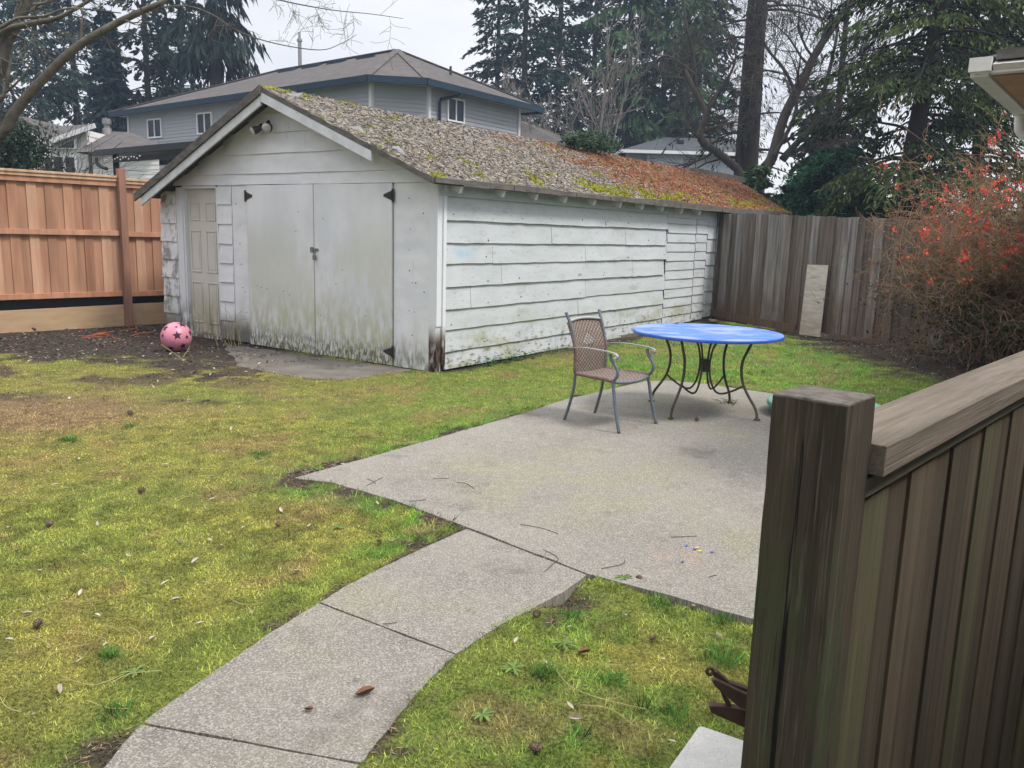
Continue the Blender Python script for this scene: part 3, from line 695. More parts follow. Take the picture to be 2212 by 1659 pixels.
# long side siding
mb = MB()
zs = [.0, .205, .46, .705, .965, 1.23, 1.475, 1.74, 2.0]
seams = {0: [2.6], 1: [4.4], 2: [3.2, 5.5], 3: [.62, 3.4], 4: [1.25, 4.9], 5: [1.05, 3.35], 6: [2.4, 4.6], 7: [3.9]}
for i in range(8):
    cuts = [.13] + seams[i] + [6.13 + random.uniform(-.03, .05)]
    for k in range(len(cuts) - 1):
        course(mb, 'x', cuts[k] + .004, cuts[k + 1] - .003, zs[i] + random.uniform(-.006, .006), zs[i + 1] + .012, .030 + random.uniform(-.004, .006), .006, .18, .0045)
zf = .06
while zf < 1.93:
    course(mb, 'x', 6.16 + random.uniform(0, .03), 7.42, zf, zf + .175, .022, .004, .25, .003); course(mb, 'x', 7.45, 7.98, zf + .008, zf + .18, .020, .004, .25, .003); zf += .163
course(mb, 'x', .02, 6.12, 2.0, 2.17, .040, .034, .4, .002); course(mb, 'x', 6.13, 8.0, 1.96, 2.17, .03, .026, .4, .002)
zf = .1
while zf < 2.1: course(mb, 'x', 8.0, 12.4, zf, zf + .26, .022, .004, .5, .003); zf += .25
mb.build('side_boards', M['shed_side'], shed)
mb = MB()
for i in range(5):   # boards of the hidden left side
    mb.span((.1, 5.335, .05 + i * .4), (12.4, 5.36, .44 + i * .4))
mb.build('rear_boards', M['shed_side'], shed)
mb = MB(); mb.span((2.2, -.018, -.12), (12.4, .028, .0)); mb.span((4.6, -.03, -.12), (8.0, -.019, .03)); mb.build('foundation', M['conc_found'], shed)
# roof: two slopes with thickness, sagging a little, skewed at the far end
def roof_grid(right):
    nu, nv = 150, 34
    U_ = np.linspace(0, 1, nu); T = np.linspace(0, 1, nv)
    uu, tt = np.meshgrid(U_, T); uu = uu.ravel(); tt = tt.ravel()
    v = (-.2 + tt * (RIDV + .2)) if right else (RIDV + tt * (5.47 - RIDV))
    h_ = np.where(v < RIDV, RZ(v), LZ(v))
    tr = tt if right else 1 - tt
    xx = -.32 + uu * (12.62 + .32 + 3.6 * tr)
    h_ = h_ + .0055 * np.maximum(xx, 0) * (1 - tr) + .012 * np.sin(xx * 1.3) * (1 - tr) + .02 * np.sin(xx * .8 + 1) * tr * (1 - tr)
    return xx, v, h_, tt, nu, nv
def roof_col(xx, v, t):
    n1 = fbm(xx * 1.3, v * 1.3, 60); n2 = fbm(xx * 4, v * 4, 61); n3 = fbm(xx * 14, v * 14, 62, 3)
    far_ = sstep(xx + (n1 - .5) * 3.4 + (n2 - .5) * 2.4 - t * 0.6, 3.6, 7.2)
    c = mixn(np.tile([.155, .135, .115], (len(xx), 1)), (.30, .275, .24), sstep(n3, .42, .62))
    c = mixn(c, (.055, .048, .042), sstep(n2, .56, .70) * .7)
    r_ = mixn(np.tile([.20, .080, .038], (len(xx), 1)), (.15, .125, .09), sstep(n2, .46, .62))
    c = c * (1 - far_[:, None]) + r_ * far_[:, None]
    ms = sstep(n2 + .16 * np.exp(-((t - .08) / .12) ** 2) + .02 * (xx > 4.5) - .035 * t + .24 * (np.exp(-(t - 1) ** 2 / .006) * (xx < 1.6)) + .20 * np.exp(-((xx + .15) / .45) ** 2) * sstep(t, .3, .6) + .13 * np.exp(-((xx - 5.2) / 1.5) ** 2 - ((t - .06) / .15) ** 2), .735, .775)
    c = mixn(c, (.235, .245, .022), ms)
    return c, far_, ms
roof_o = None
for is_right in (True, False):
    xx, v, h_, tt, nu, nv = roof_grid(is_right)
    t = tt if is_right else tt * 0 + .5
    c, far_, ms = roof_col(xx, v, t)
    n2 = fbm(xx * 9, v * 9, 64, 3)
    V = np.stack([xx, v, h_ + (n2 - .5) * .03 + ms * .015 + .014 * (1 - (v * 6.5) % 1.0)], 1)
    V2 = np.stack([xx, v, h_ - .055], 1)
    i_, j_ = np.meshgrid(np.arange(nu - 1), np.arange(nv - 1)); q = (j_ * nu + i_).ravel()
    top = np.stack([q, q + 1, q + nu + 1, q + nu], 1)
    if roof_o is None:
        roof_o = npmesh('roof', V, top, c * .6, M['roof_base'], shed, smooth=True); ro = roof_o
    else: ro = npmesh('roof_slope', V, top, c * .6, M['roof_base'], roof_o, smooth=True)
    mb = MB()    # ragged dark underside and edges
    b = lambda i, j, k: tuple((V if k else V2)[j * nu + i])
    for i in range(nu - 1):
        for j in (0, nv - 1):
            mb.poly([b(i, j, 0), b(i + 1, j, 0), b(i + 1, j, 1), b(i, j, 1)])
    for j in range(nv - 1):
        for i in (0, nu - 1): mb.poly([b(i, j, 0), b(i, j + 1, 0), b(i, j + 1, 1), b(i, j, 1)])
        mb.poly([b(0, j, 0), b(0, j + 1, 0), b(nu - 1, j + 1, 0), b(nu - 1, j, 0)])
    mb.build('roof_edge', M['roof_edge'], roof_o)
# felt drip layers along the eave
mb = MB()
for k in range(26):
    u0 = -.30 + k * .495
    mb.span((u0, -.235 + random.uniform(-.006, .01), 2.115 + random.uniform(-.008, .006)), (u0 + .49, -.203, 2.175))
mb.build('eave_edge', M['roof_edge'], roof_o)
mb = MB()   # ridge beam showing at the far end, with a pale sawn tip
mb.bar((13.0, RIDV - .1, RIDZ - .02), (17.3, RIDV - .1, RIDZ - .0), .14, .16); mb.build('ridge_beam', M['roof_edge'], roof_o)
mb = MB(); mb.bar((17.302, RIDV - .1, RIDZ - .0), (17.50, RIDV - .1, RIDZ - .0), .13, .14); mb.build('ridge_beam', M['treated'], roof_o)
# barge boards on the gable
def barge(y0, y1, f):
    mb = MB(); a, b = (-.318, y0, f(y0) - .060), (-.318, y1, f(y1) - .060)
    n_ = 8
    for i in range(n_):
        ya, yb = y0 + (y1 - y0) * i / n_, y0 + (y1 - y0) * (i + 1) / n_
        mb.prism([(-.318, ya, f(ya) - .058), (-.318, yb, f(yb) - .058), (-.318, yb, f(yb) - .172), (-.318, ya, f(ya) - .172)], (.026, 0, 0))
    return mb.build('barge_board', M['barge'], roof_o)
barge(.72, RIDV - .003, RZ); barge(RIDV + .003, 5.38, lambda v: LZ(v) - .045)
mb = MB()
for i in range(9):   # thick dark shingle edge over the left barge board
    ya, yb = RIDV - .02 + 2.87 * i / 9, RIDV - .02 + 2.87 * (i + 1) / 9 + .02
    mb.prism([(-.345, ya, LZ(ya) + .012), (-.345, yb, LZ(yb) + .012), (-.345, yb, LZ(yb) - .098), (-.345, ya, LZ(ya) - .098)], (.024, 0, 0))
mb.build('roof_edge', M['roof_edge'], roof_o)
for k, u0 in enumerate((.22, 1.05, 1.78, 2.5, 3.3, 4.1, 4.85, 5.6, 6.4, 7.2)):
    mb = MB(); mb.bar((u0, -.17, RZ(-.17) - .105), (u0, .01, RZ(.01) - .105), .05, .085); mb.build('rafter_tail', M['shed_trim'], roof_o)
# floodlight: two lamp heads on a round base
fl = MB(); fl.lathe([(.001, .035), (.05, .03), (.055, 0), (.055, -.03)], 16); 
for i, v in enumerate(fl.v): fl.v[i] = (-.03 - v[2], 2.82 + v[0], 2.86 + v[1])
fl_o = fl.build('floodlight', M['lamp_dark'], shed)
for sy, a in ((1, .75), (-1, -.35)):
    mb = MB(); base = Vector((-.07, 2.82 + sy * .05, 2.88)); d = Vector((-.75, .55 * sy, -.45)).normalized()
    if sy < 0: base.z += .03
    mb.tube([base, base + Vector((-.03, sy * .02, .02)), base + d * .06, base + d * .115, base + d * .15], [.016, .02, .035, .048, .05], 14)
    h_ = mb.build('lamp_head', M['lamp_dark'], fl_o, smooth=True)
    mb = MB(); mb.tube([base + d * .151, base + d * .175, base + d * .19], [.055, .058, .035], 14); mb.build('lens', M['lamp_glass'], h_, smooth=True)

# litter and moss lying on the roof
def roof_points(n, right=True):
    t = rng.random(n); v = (-.2 + t * (RIDV + .2)); xx = -.32 + rng.random(n) ** .85 * (12.9 + 3.6 * t)
    return xx, v, t, RZ(v) + .0055 * np.maximum(xx, 0) * (1 - t) + .012 * np.sin(xx * 1.3) * (1 - t) + .02 * np.sin(xx * .8 + 1) * t * (1 - t)
def to_world(P):
    c, s = math.cos(SH_A), math.sin(SH_A)
    return np.stack([P[:, 0] * c - P[:, 1] * s + SH_O[0], P[:, 0] * s + P[:, 1] * c + SH_O[1], P[:, 2]], 1)
def rotv(P):
    c, s = math.cos(SH_A), math.sin(SH_A)
    return np.stack([P[:, 0] * c - P[:, 1] * s, P[:, 0] * s + P[:, 1] * c, P[:, 2]], 1)
xx, v, t, h_ = roof_points(95000)
c, far_, ms = roof_col(xx, v, t)
k = (ms < .5) & (rng.random(len(xx)) > far_ * .55) & ((t > .05) | (rng.random(len(xx)) < .5)); xx, v, t, h_, far_ = xx[k], v[k], t[k], h_[k], far_[k]
n = len(xx); s = rng.uniform(.013, .034, n); a = rng.uniform(0, 6.28, n)
sl = .405
U_ = np.stack([np.cos(a) * s, np.sin(a) * s, np.sin(a) * s * sl + rng.uniform(-.1, .45, n) * s], 1)
W_ = np.stack([-np.sin(a) * s * .24, np.cos(a) * s * .24, np.cos(a) * s * .24 * sl + rng.uniform(-.3, .3, n) * s], 1)
P = np.stack([xx, v, h_ + rng.uniform(.008, .030, n)], 1)
pal = np.array([(.26, .23, .195), (.21, .18, .15), (.15, .125, .105), (.33, .30, .26), (.10, .08, .068)])
C = pal[rng.choice(5, n, p=[.30, .26, .2, .12, .12])]
rust = np.array([(.24, .085, .036), (.17, .070, .038), (.29, .125, .055), (.21, .165, .125), (.15, .14, .05)])[rng.choice(5, n, p=[.34, .24, .16, .20, .06])]
isr = rng.random(n) < far_ * .93
C[isr] = rust[isr]
V, F, C = cards(to_world(P), rotv(U_), rotv(W_), C)
tag(npmesh('roof_leaf_litter', V, F, C, M['flake']), 'grey and rust coloured leaf litter on the shed roof', 'leaf litter', kind='stuff')
xx, v, t, h_ = roof_points(150000)
c, far_, ms = roof_col(xx, v, t)
n2 = fbm(xx * 6, v * 6, 70, 3)
k = (rng.random(len(xx)) < ms * .75) | ((far_ > .5) & (n2 > .60) & (rng.random(len(xx)) < .22))
xx, v, t, h_, c, ms, n2 = xx[k], v[k], t[k], h_[k], c[k], ms[k], n2[k]
n = len(xx); a = rng.uniform(0, 6.28, n); s = rng.uniform(.010, .024, n)
P = np.stack([xx, v, h_ + .015 + .035 * (n2 - .2) * rng.random(n)], 1)
U_ = np.stack([np.cos(a) * s * .6, np.sin(a) * s * .6, s * 1.0], 1); W_ = np.stack([-np.sin(a) * s * .6, np.cos(a) * s * .6, 0 * s], 1)
C = np.where(ms[:, None] > .4, np.array([[.26, .27, .025]]), np.array([[.27, .092, .030]])) * rng.uniform(.55, 1.35, n)[:, None]
V, F, C = cards(to_world(P), rotv(U_), rotv(W_), C)
tag(npmesh('roof_moss', V, F, C, M['moss']), 'yellow green moss cushions growing along the shed roof', 'moss', kind='stuff')
# ------------------------------------------------------------------ cedar fence on the left
cf = empty('cedar_fence', (FP[0], FP[1], 0), math.atan2(FD[1], FD[0]), 'new reddish cedar board fence with pale base plank', 'fence')
mb = MB(); xk = -7.3; k = 0
while xk < 7.0:
    wd = random.uniform(.125, .145); t = random.random(); y0 = .012 if k % 2 else .030
    base = np.array((.385, .21, .13)) * (1 - t) + np.array((.32, .17, .108)) * t
    if random.random() < .28: base = np.array((.44, .26, .172))
    mb.col = tuple(base * random.uniform(.88, 1.1))
    mb.span((xk, y0, .45 + random.uniform(-.008, .008)), (xk + wd, y0 + .016, 2.225)); xk += wd - (.012 if k % 2 else .004) ; k += 1
mb.build('board_panel', M['cedar'], cf)
for nm, z0, z1, ya, yb, c in (('mid_rail', 1.395, 1.475, -.028, .011, (.42, .225, .14)), ('bottom_rail', .452, .535, -.03, .0105, (.43, .21, .125)), ('top_rail', 2.15, 2.225, -.02, .011, (.40, .21, .13))):
    for xa, xb in ((-7.3, -2.50), (-2.38, -.058), (.058, 4.0)):
        mb = MB(); mb.col = c; dz = -.012 if xa > 0 else 0
        mb.span((xa, ya, z0 + dz), (xb, yb, z1 + dz)); mb.build(nm, M['cedar'], cf, bevel=.003)
for xa, xb, dz in ((-7.3, -2.50, 0), (-2.38, -.055, 0), (.055, 4.0, -.03)):
    mb = MB(); mb.col = (.46, .30, .19); mb.span((xa, -.055, 2.276 + dz), (xb, .085, 2.312 + dz)); mb.span((xa, -.04, 2.227 + dz), (xb, -.018, 2.274 + dz)); mb.build('cap_rail', M['cedar'], cf, bevel=.004)
for xp in (-2.44, 0, 4.06):
    mb = MB(); mb.col = (.25, .135, .095); mb.span((xp - .052, -.105, -.1), (xp + .052, -.0, 2.42)); mb.build('post', M['cedar'], cf, bevel=.004)
for xa, xb, zt in ((-7.3, -2.50, .27), (-2.38, -.056, .315), (.056, 4.0, .345)):
    mb = MB(); mb.prism([(xa, -.02, -.15), (xb, -.02, -.15), (xb, -.02, zt), (xa, -.02, zt - .025)], (0, .038, 0)); mb.build('kick_board', M['treated'], cf)
mb = MB(); mb.span((-7.3, .09, -.1), (7, .11, .55)); mb.build('gap_shade_sheet', M['dark_metal'], cf)  # dark sheet added to stand in for the shade behind the gap

# ------------------------------------------------------------------ old grey fence on the right
QF = np.array([3.79, 16.69]); QA = math.atan2(-.813, .582)
of = empty('old_fence', (QF[0], QF[1], 0), QA, 'weathered grey vertical board fence behind the blue table', 'fence')
mb = MB(); xk = -.05; k = 0
while xk < 9.5:
    wd = random.uniform(.125, .165); t = random.random()
    base = np.array((.150, .124, .104)) * (1 - t) + np.array((.092, .075, .063)) * t
    if random.random() < .18: base = np.array((.20, .182, .17))
    mb.col = tuple(base); y0 = random.uniform(-.022, -.012) if k % 2 else random.uniform(.0, .006)
    top = 2.105 - xk * .026 + random.uniform(-.014, .014); zb = .03 + random.uniform(-.02, .02)
    tl = random.uniform(-.008, .008)
    if 2.86 < xk < 3.0:
        mb.prism([(xk, y0, .34), (xk + .03, y0, .05), (xk + wd, y0, .02), (xk + wd + tl, y0, top), (xk + tl, y0, top)], (0, .018, 0))
    else:
        mb.prism([(xk, y0, zb), (xk + wd, y0, zb), (xk + wd + tl, y0, top), (xk + tl + .02, y0, top + .004), (xk + tl, y0, top - random.choice((0, 0, .02)))], (0, .018, 0))
    xk += wd - .006 if k % 2 else wd + .002; k += 1
mb.build('board_panel', M['old_fence'], of)
for z0 in (.35, 1.1, 1.85):
    mb = MB(); mb.col = (.08, .07, .065); mb.span((-.1, .026, z0), (9.5, .064, z0 + .09)); mb.build('rail', M['old_fence'], of)
for xp in (0.02, 2.45, 4.9, 7.3):
    mb = MB(); mb.col = (.085, .075, .07); mb.span((xp - .045, .066, -.1), (xp + .045, .155, 2.0)); mb.build('post', M['old_fence'], of)
mb = MB(); mb.col = (.13, .095, .07); mb.prism([(.1, -.055, .10), (2.25, -.06, -.02), (2.25, -.06, .13), (.1, -.055, .23)], (0, .028, 0)); mb.build('kick_board', M['old_fence'], of)
mb = MB(); mb.col = (.12, .10, .085); mb.span((2.95, -.05, -.08), (9.0, -.026, .055)); mb.build('kick_board', M['old_fence'], of)
mb = MB(); mb.prism([(2.42, -.16, -.02), (2.84, -.155, -.02), (2.795, -.045, 1.215), (2.385, -.05, 1.205)], (0, .014, .001))
ply = mb.build('plywood_sheet', M['plywood']); ply.location = (QF[0], QF[1], 0); ply.rotation_euler = (0, 0, QA)
tag(ply, 'narrow pale plywood sheet leaning on the old grey fence', 'plywood')

# ------------------------------------------------------------------ near fence with post
NA = math.atan2(.743, .669)
nf = empty('railing_fence', (.375, .975, 0), NA, 'dark brown close board fence with square post and flat cap', 'fence')
hw = .0448
mb = MB()
def rough_post():
    rows = 40; pts = []
    for i in range(rows + 1):
        z = -.1 + 1.518 * i / rows
        for (sx, sy) in ((-1, -1), (-.33, -1), (.3, -1), (1, -1), (1, -.3), (1, .4), (1, 1), (.3, 1), (-.3, 1), (-1, 1), (-1, .35), (-1, -.3)):
            j = lambda: random.uniform(-.0007, .0007)
            pts.append((sx * hw + j(), sy * hw + j(), z if i < rows else z + random.uniform(-.002, .002)))
    n = 12; fs = [(i * n + k, i * n + (k + 1) % n, (i + 1) * n + (k + 1) % n, (i + 1) * n + k) for i in range(rows) for k in range(n)]
    mb.add(pts, fs)
rough_post(); np_ = mb.build('post', M['near_post'], nf)
mb = MB(); mb.prism([(-hw, -hw, 1.4165), (hw, -hw, 1.4165), (hw, hw, 1.4165), (-hw, hw, 1.4165)], (0, 0, .005)); mb.build('post_top', M['post_end'], np_, bevel=.002)
mb = MB(); mb.span((.0475, -.0625, 1.3215), (3.6, .033, 1.3605)); mb.build('cap_rail', M['near_cap'], nf, bevel=.0016)
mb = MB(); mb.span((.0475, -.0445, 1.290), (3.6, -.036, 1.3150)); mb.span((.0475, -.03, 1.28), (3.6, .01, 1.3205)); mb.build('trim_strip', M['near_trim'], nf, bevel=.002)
mb = MB(); xk = .05; k = 0
while xk < 3.55:
    wd = .118 if k % 2 == 0 else .10; t = random.random()
    base = (np.array((.088, .066, .045)) * (1 - t) + np.array((.050, .040, .028)) * t) if random.random() < .75 else np.array((.074, .068, .038))
    mb.col = tuple(base); y0 = -.0345 if k % 2 == 0 else -.0295
    mb.span((xk, y0, .03), (xk + wd, y0 + .013, 1.2795)); xk += wd + (.003 if k % 3 == 0 else -.006); k += 1
mb.build('board_panel', M['near_board'], nf)
mb = MB(); mb.col = (.05, .04, .03); mb.span((.0475, -.0055, .25), (3.55, .032, .34)); mb.build('rail', M['near_board'], nf)

# rusty clamp hanging behind the post
D_ = 1.06
def plate(pts, d0, th=.012):
    m = MB(); back = Vector((.15, .98, -.1)).normalized() * th
    a = [px(x_, y_, D_ + d0) for x_, y_ in pts]; m.prism(a, back); return m
cl = empty('spring_clamp', px(1600, 1520, D_), 0, 'rusty steel spring clamp hanging behind the dark fence post', 'clamp')
o_ = cl.location.copy()
def addp(name, m):
    m.v = [tuple(Vector(v) - o_) for v in m.v]; return m.build(name, M['rust'], cl, bevel=.0012)
m = plate([(1541, 1452), (1549, 1452), (1575, 1475), (1640, 1497), (1640, 1512), (1585, 1492), (1552, 1472), (1541, 1462)], .0)
c0 = px(1533.5, 1450.5, D_); ex = (px(1543, 1450.5, D_) - c0); ey = (px(1533.5, 1441, D_) - c0)
m.tube([c0 + (ex * math.cos(a) + ey * math.sin(a)) * .72 for a in np.linspace(0, 6.2832, 21)], ex.length * .40, 8, cap=False)
addp('handle', m)
addp('jaw', plate([(1537, 1470), (1545, 1468), (1604, 1497), (1645, 1512), (1645, 1540), (1599, 1530), (1567, 1503), (1543, 1482)], -.014, .01))
addp('spring_link', plate([(1552, 1486), (1566, 1502), (1578, 1518), (1582, 1532), (1570, 1528)], .004, .008))
addp('handle', plate([(1531, 1526), (1540, 1525), (1587, 1530), (1640, 1540), (1640, 1585), (1598, 1568), (1536, 1540)], .0, .014))
# pale concrete block on the grass by the fence
A_, B_, C_ = gp(1510, 1562, .19), gp(1440, 1659, .19), gp(1600, 1612, .19)
e1 = (B_ - A_).normalized(); e2 = Vector((-e1.y, e1.x, 0));
if e2.dot(C_ - A_) < 0: e2 = -e2
mb = MB(); q_ = [A_ + e1 * .0 + e2 * .0, A_ + e1 * .39, A_ + e1 * .39 + e2 * .19, A_ + e2 * .19]
mb.prism([(p.x, p.y, -.05) for p in q_], (0, 0, .24)); bl = mb.build('concrete_block', M['block'], bevel=.014)
tag(bl, 'pale rough concrete block on the grass below the clamp', 'block')
# round green plastic tub
tb = empty('sandbox_tub', (2.93, 7.60, 0), .4, 'round green plastic sandbox tub partly hidden by the dark post', 'tub')
mb = MB(); mb.lathe([(0, .002), (.575, .002), (.592, .012), (.600, .060), (.603, .088), (.58, .09), (0, .09)], 56); mb.build('basin', M['tub'], tb, smooth=True)
mb = MB(); mb.lathe([(.604, .091), (.622, .092), (.624, .128), (.614, .140), (.585, .142), (.57, .136), (.50, .137), (0, .140)], 56); mb.build('lid', M['tub_lid'], tb, smooth=True); tb.scale = (.83, .83, .88)

# ------------------------------------------------------------------ patio chair
ch = empty('patio_chair', (.85, 7.07, 0), math.atan2(-.678, .735), 'brown woven patio chair with grey metal frame and armrests', 'chair')
def sub(parent, name, m, pts, r, n=10):
    b = MB(); b.tube(pts, r, n); return b.build(name, m, parent, smooth=True)
def smooth(pts, k=5):
    P = [Vector(p) for p in pts]; out = []
    for i in range(len(P) - 1):
        p0, p1, p2, p3 = P[max(i - 1, 0)], P[i], P[i + 1], P[min(i + 2, len(P) - 1)]
        for j in range(k):
            t = j / k
            out.append(.5 * ((2 * p1) + (p2 - p0) * t + (2 * p0 - 5 * p1 + 4 * p2 - p3) * t * t + (3 * p1 - p0 - 3 * p2 + p3) * t ** 3))
    out.append(P[-1]); return out
for s in (1, -1):
    sub(ch, 'leg', M['chair_metal'], smooth([(-.315, s * .22, 0), (-.272, s * .215, .13), (-.235, s * .21, .28), (-.222, s * .208, .43)]), .0135)
    sub(ch, 'leg', M['chair_metal'], smooth([(.315, s * .275, 0), (.27, s * .268, .16), (.235, s * .262, .32), (.215, s * .258, .425)]), .0145)
    sub(ch, 'back_post', M['wicker'] if False else M['chair_metal'], smooth([(-.222, s * .208, .431), (-.222, s * .212, .56), (-.238, s * .216, .70), (-.278, s * .222, .83), (-.322, s * .232, .925), (-.328, s * .236, .945)]), [.0135] * 24 + [.016, .016])
    sub(ch, 'arm_support', M['chair_metal'], smooth([(.214, s * .258, .42), (.250, s * .262, .455), (.262, s * .263, .50), (.238, s * .265, .555), (.196, s * .268, .600), (.182, s * .27, .648)]), .0135)
    mb = MB(); cv = smooth([(-.262, s * .262, .648), (-.10, s * .268, .668), (.08, s * .272, .668), (.205, s * .274, .660), (.250, s * .274, .648), (.262, s * .274, .625), (.243, s * .274, .610), (.226, s * .274, .622)], 5)
    for i in range(len(cv) - 1): mb.bar(cv[i], cv[i + 1] + (cv[i + 1] - cv[i]) * .12, .034, .007, up=(0, 0, 1) if abs((cv[i + 1] - cv[i]).normalized().z) < .9 else (1, 0, 0))
    mb.build('armrest', M['arm_metal'], ch)
sub(ch, 'front_rail', M['wicker'] if False else M['chair_metal'], smooth([(.215, .257, .412), (.245, .13, .400), (.252, 0, .396), (.245, -.13, .400), (.215, -.257, .412)]), .0135)
sub(ch, 'top_rail', M['arm_metal'], smooth([(-.302, .222, .868), (-.322, .1, .882), (-.328, 0, .886), (-.322, -.1, .882), (-.302, -.222, .868)]), .012)
def woven(name, fn, nu, nv, hole, edge_c):
    mb = MB(); vid = {}
    for i in range(nu + 1):
        for j in range(nv + 1):
            p = fn(i / nu, j / nv); vid[i, j] = len(mb.v)
            t = (i // 2 + j // 2) % 2
            c = (.215, .168, .140) if t else (.078, .060, .052)
            mb.v.append(p); mb.c.append(c)
    for i in range(nu):
        for j in range(nv):
            if hole and hole(i, j): continue
            mb.f.append((vid[i, j], vid[i + 1, j], vid[i + 1, j + 1], vid[i, j + 1]))
    o = mb.build(name, M['wicker'], ch)
    m = o.modifiers.new('s', 'SOLIDIFY'); m.thickness = .007; m.offset = 0
    return o
def backf(a, b):
    y = (a - .5) * .425; z = .43 + b * .445
    x = -.222 - .016 * max(0, (b - .25)) - .082 * max(0, b - .45) ** 1.4 / .55 ** 1.4 - .022 * (1 - (2 * a - 1) ** 2) * b
    return (x, y * (1 + .05 * b), z)
def dh(i, j):
    a, b = (i - 20) / 7.5, (j - 27) / 9.5
    return abs(a) + abs(b) < 1 and (i % 4 < 2) == (j % 4 < 2)
woven('back_weave', backf, 40, 46, dh, None)
def seatf(a, b):
    y = (a - .5); x = -.215 + b * .445
    wd = .415 + .095 * b
    return (x + .02 * (1 - (2 * a - 1) ** 2) * b, y * wd, .432 - .022 * (1 - (2 * a - 1) ** 2) * (.4 + .6 * math.sin(b * 3.0)) - .018 * max(0, b - .82) / .18)
woven('seat_weave', seatf, 40, 40, None, None)
for s in (1, -1):
    b = MB(); b.col = (.17, .115, .095); b.tube(smooth([(-.22, s * .208, .428), (-.05, s * .228, .424), (.10, s * .245, .428), (.21, s * .256, .42)]), .017, 10); b.build('seat_edge', M['wicker'], ch, smooth=True)
    b = MB(); b.col = (.15, .10, .082); b.tube([Vector(backf(.5 + s * .5, t)) for t in np.linspace(0.0, .97, 14)], .0165, 10); b.build('back_edge', M['wicker'], ch, smooth=True)

# ------------------------------------------------------------------ blue round table
tbl = empty('patio_table', (1.80, 7.665, 0), .06, 'round blue metal patio table on curved dark legs', 'table')
tp = MB(); tp.lathe([(0, .752), (.55, .754), (.655, .7555), (.672, .759), (.682, .757), (.686, .748), (.686, .735), (.680, .728), (.66, .727), (0, .729)], 72)
top_o = tp.build('tabletop', M['table_blue'], tbl, smooth=True)
tp = MB(); tp.lathe([(.6875, .752), (.6895, .742), (.6885, .731), (.6835, .7265)], 72); tp.build('rim', M['table_edge'], top_o, smooth=True)
for q in range(4):
    a = math.pi / 4 + q * math.pi / 2; ca, sa = math.cos(a), math.sin(a)
    P3 = lambda r, z, off=0: (r * ca - off * sa, r * sa + off * ca, z)
    lg = sub(tbl, 'leg', M['table_leg'], smooth([P3(.555, .012), P3(.552, .055), P3(.525, .12), P3(.455, .215), P3(.40, .31), P3(.372, .42), P3(.380, .53), P3(.425, .635), P3(.452, .70), P3(.455, .728)]), .0125)
    mb = MB(); mb.box(P3(.557, .009), (.05, .034, .018), rz=a); mb.build('foot_pad', M['table_leg'], lg, bevel=.003)
    sub(tbl, 'brace', M['table_leg'], smooth([P3(.405, .298), P3(.30, .235), P3(.20, .195), P3(.13, .205), P3(.08, .28), P3(.055, .38), P3(.052, .48), P3(.075, .60), P3(.13, .69), P3(.19, .727)]), .0095)
mb = MB(); mb.span((-.032, -.032, .375), (.032, .032, .395)); mb.span((-.034, -.034, .40), (.034, .034, .495)); mb.build('hub', M['table_leg'], tbl, bevel=.004)

# ------------------------------------------------------------------ ball with stars
bc = Vector((-4.36, 10.62, .165)); br_ = .192
ball = empty('play_ball', bc, 0, 'pink ball printed with dark purple stars beside the shed', 'ball')
bm_ = MB(); n_ = 40
bm_.lathe([(br_ * math.sin(math.pi * i / 28), -br_ * math.cos(math.pi * i / 28)) for i in range(29)], n_); bm_.build('ball_skin', M['ball'], ball, smooth=True)
vdir = (Vector((0, 0, EYE)) - bc).normalized(); vr = vdir.cross(Vector((0, 0, 1))).normalized() * -1; vu = vr.cross(vdir) * -1
vu = Vector((0, 0, 1)) - vdir * vdir.z; vu.normalize(); vr = vu.cross(vdir)
def star(nx_, ny_, size, rot):
    d = (vr * nx_ + vu * ny_ + vdir * math.sqrt(max(.02, 1 - nx_ ** 2 - ny_ ** 2))).normalized()
    t1 = d.orthogonal().normalized(); t1 = (vr - d * vr.dot(d)).normalized(); t2 = d.cross(t1)
    mb = MB(); vs = [d * br_ * 1.006]; ring = []
    for k in range(10):
        a = rot + math.pi / 2 + k * math.pi / 5; r = size if k % 2 == 0 else size * .45
        p = (d * br_ + (t1 * math.cos(a) + t2 * math.sin(a)) * r); ring.append(p.normalized() * br_ * 1.006)
    mid = [((vs[0] + p) / 2).normalized() * br_ * 1.006 for p in ring]
    vs += mid + ring
    fs = [(0, 1 + k, 1 + (k + 1) % 10) for k in range(10)] + [(1 + k, 11 + k, 11 + (k + 1) % 10, 1 + (k + 1) % 10) for k in range(10)]
    mb.add(vs, fs); o = mb.build('star', M['star'], ball)
    m = o.modifiers.new('s', 'SOLIDIFY'); m.thickness = .0012; m.offset = -.2
for a in ((.06, .10, .062, .1), (-.66, .60, .055, .5), (.40, .83, .07, .3), (.03, .66, .022, 0), (.88, .26, .05, .6), (.66, -.02, .03, .2), (-.83, .10, .03, .1), (-.35, -.75, .05, .8), (.4, -.6, .05, .1)): star(*a)

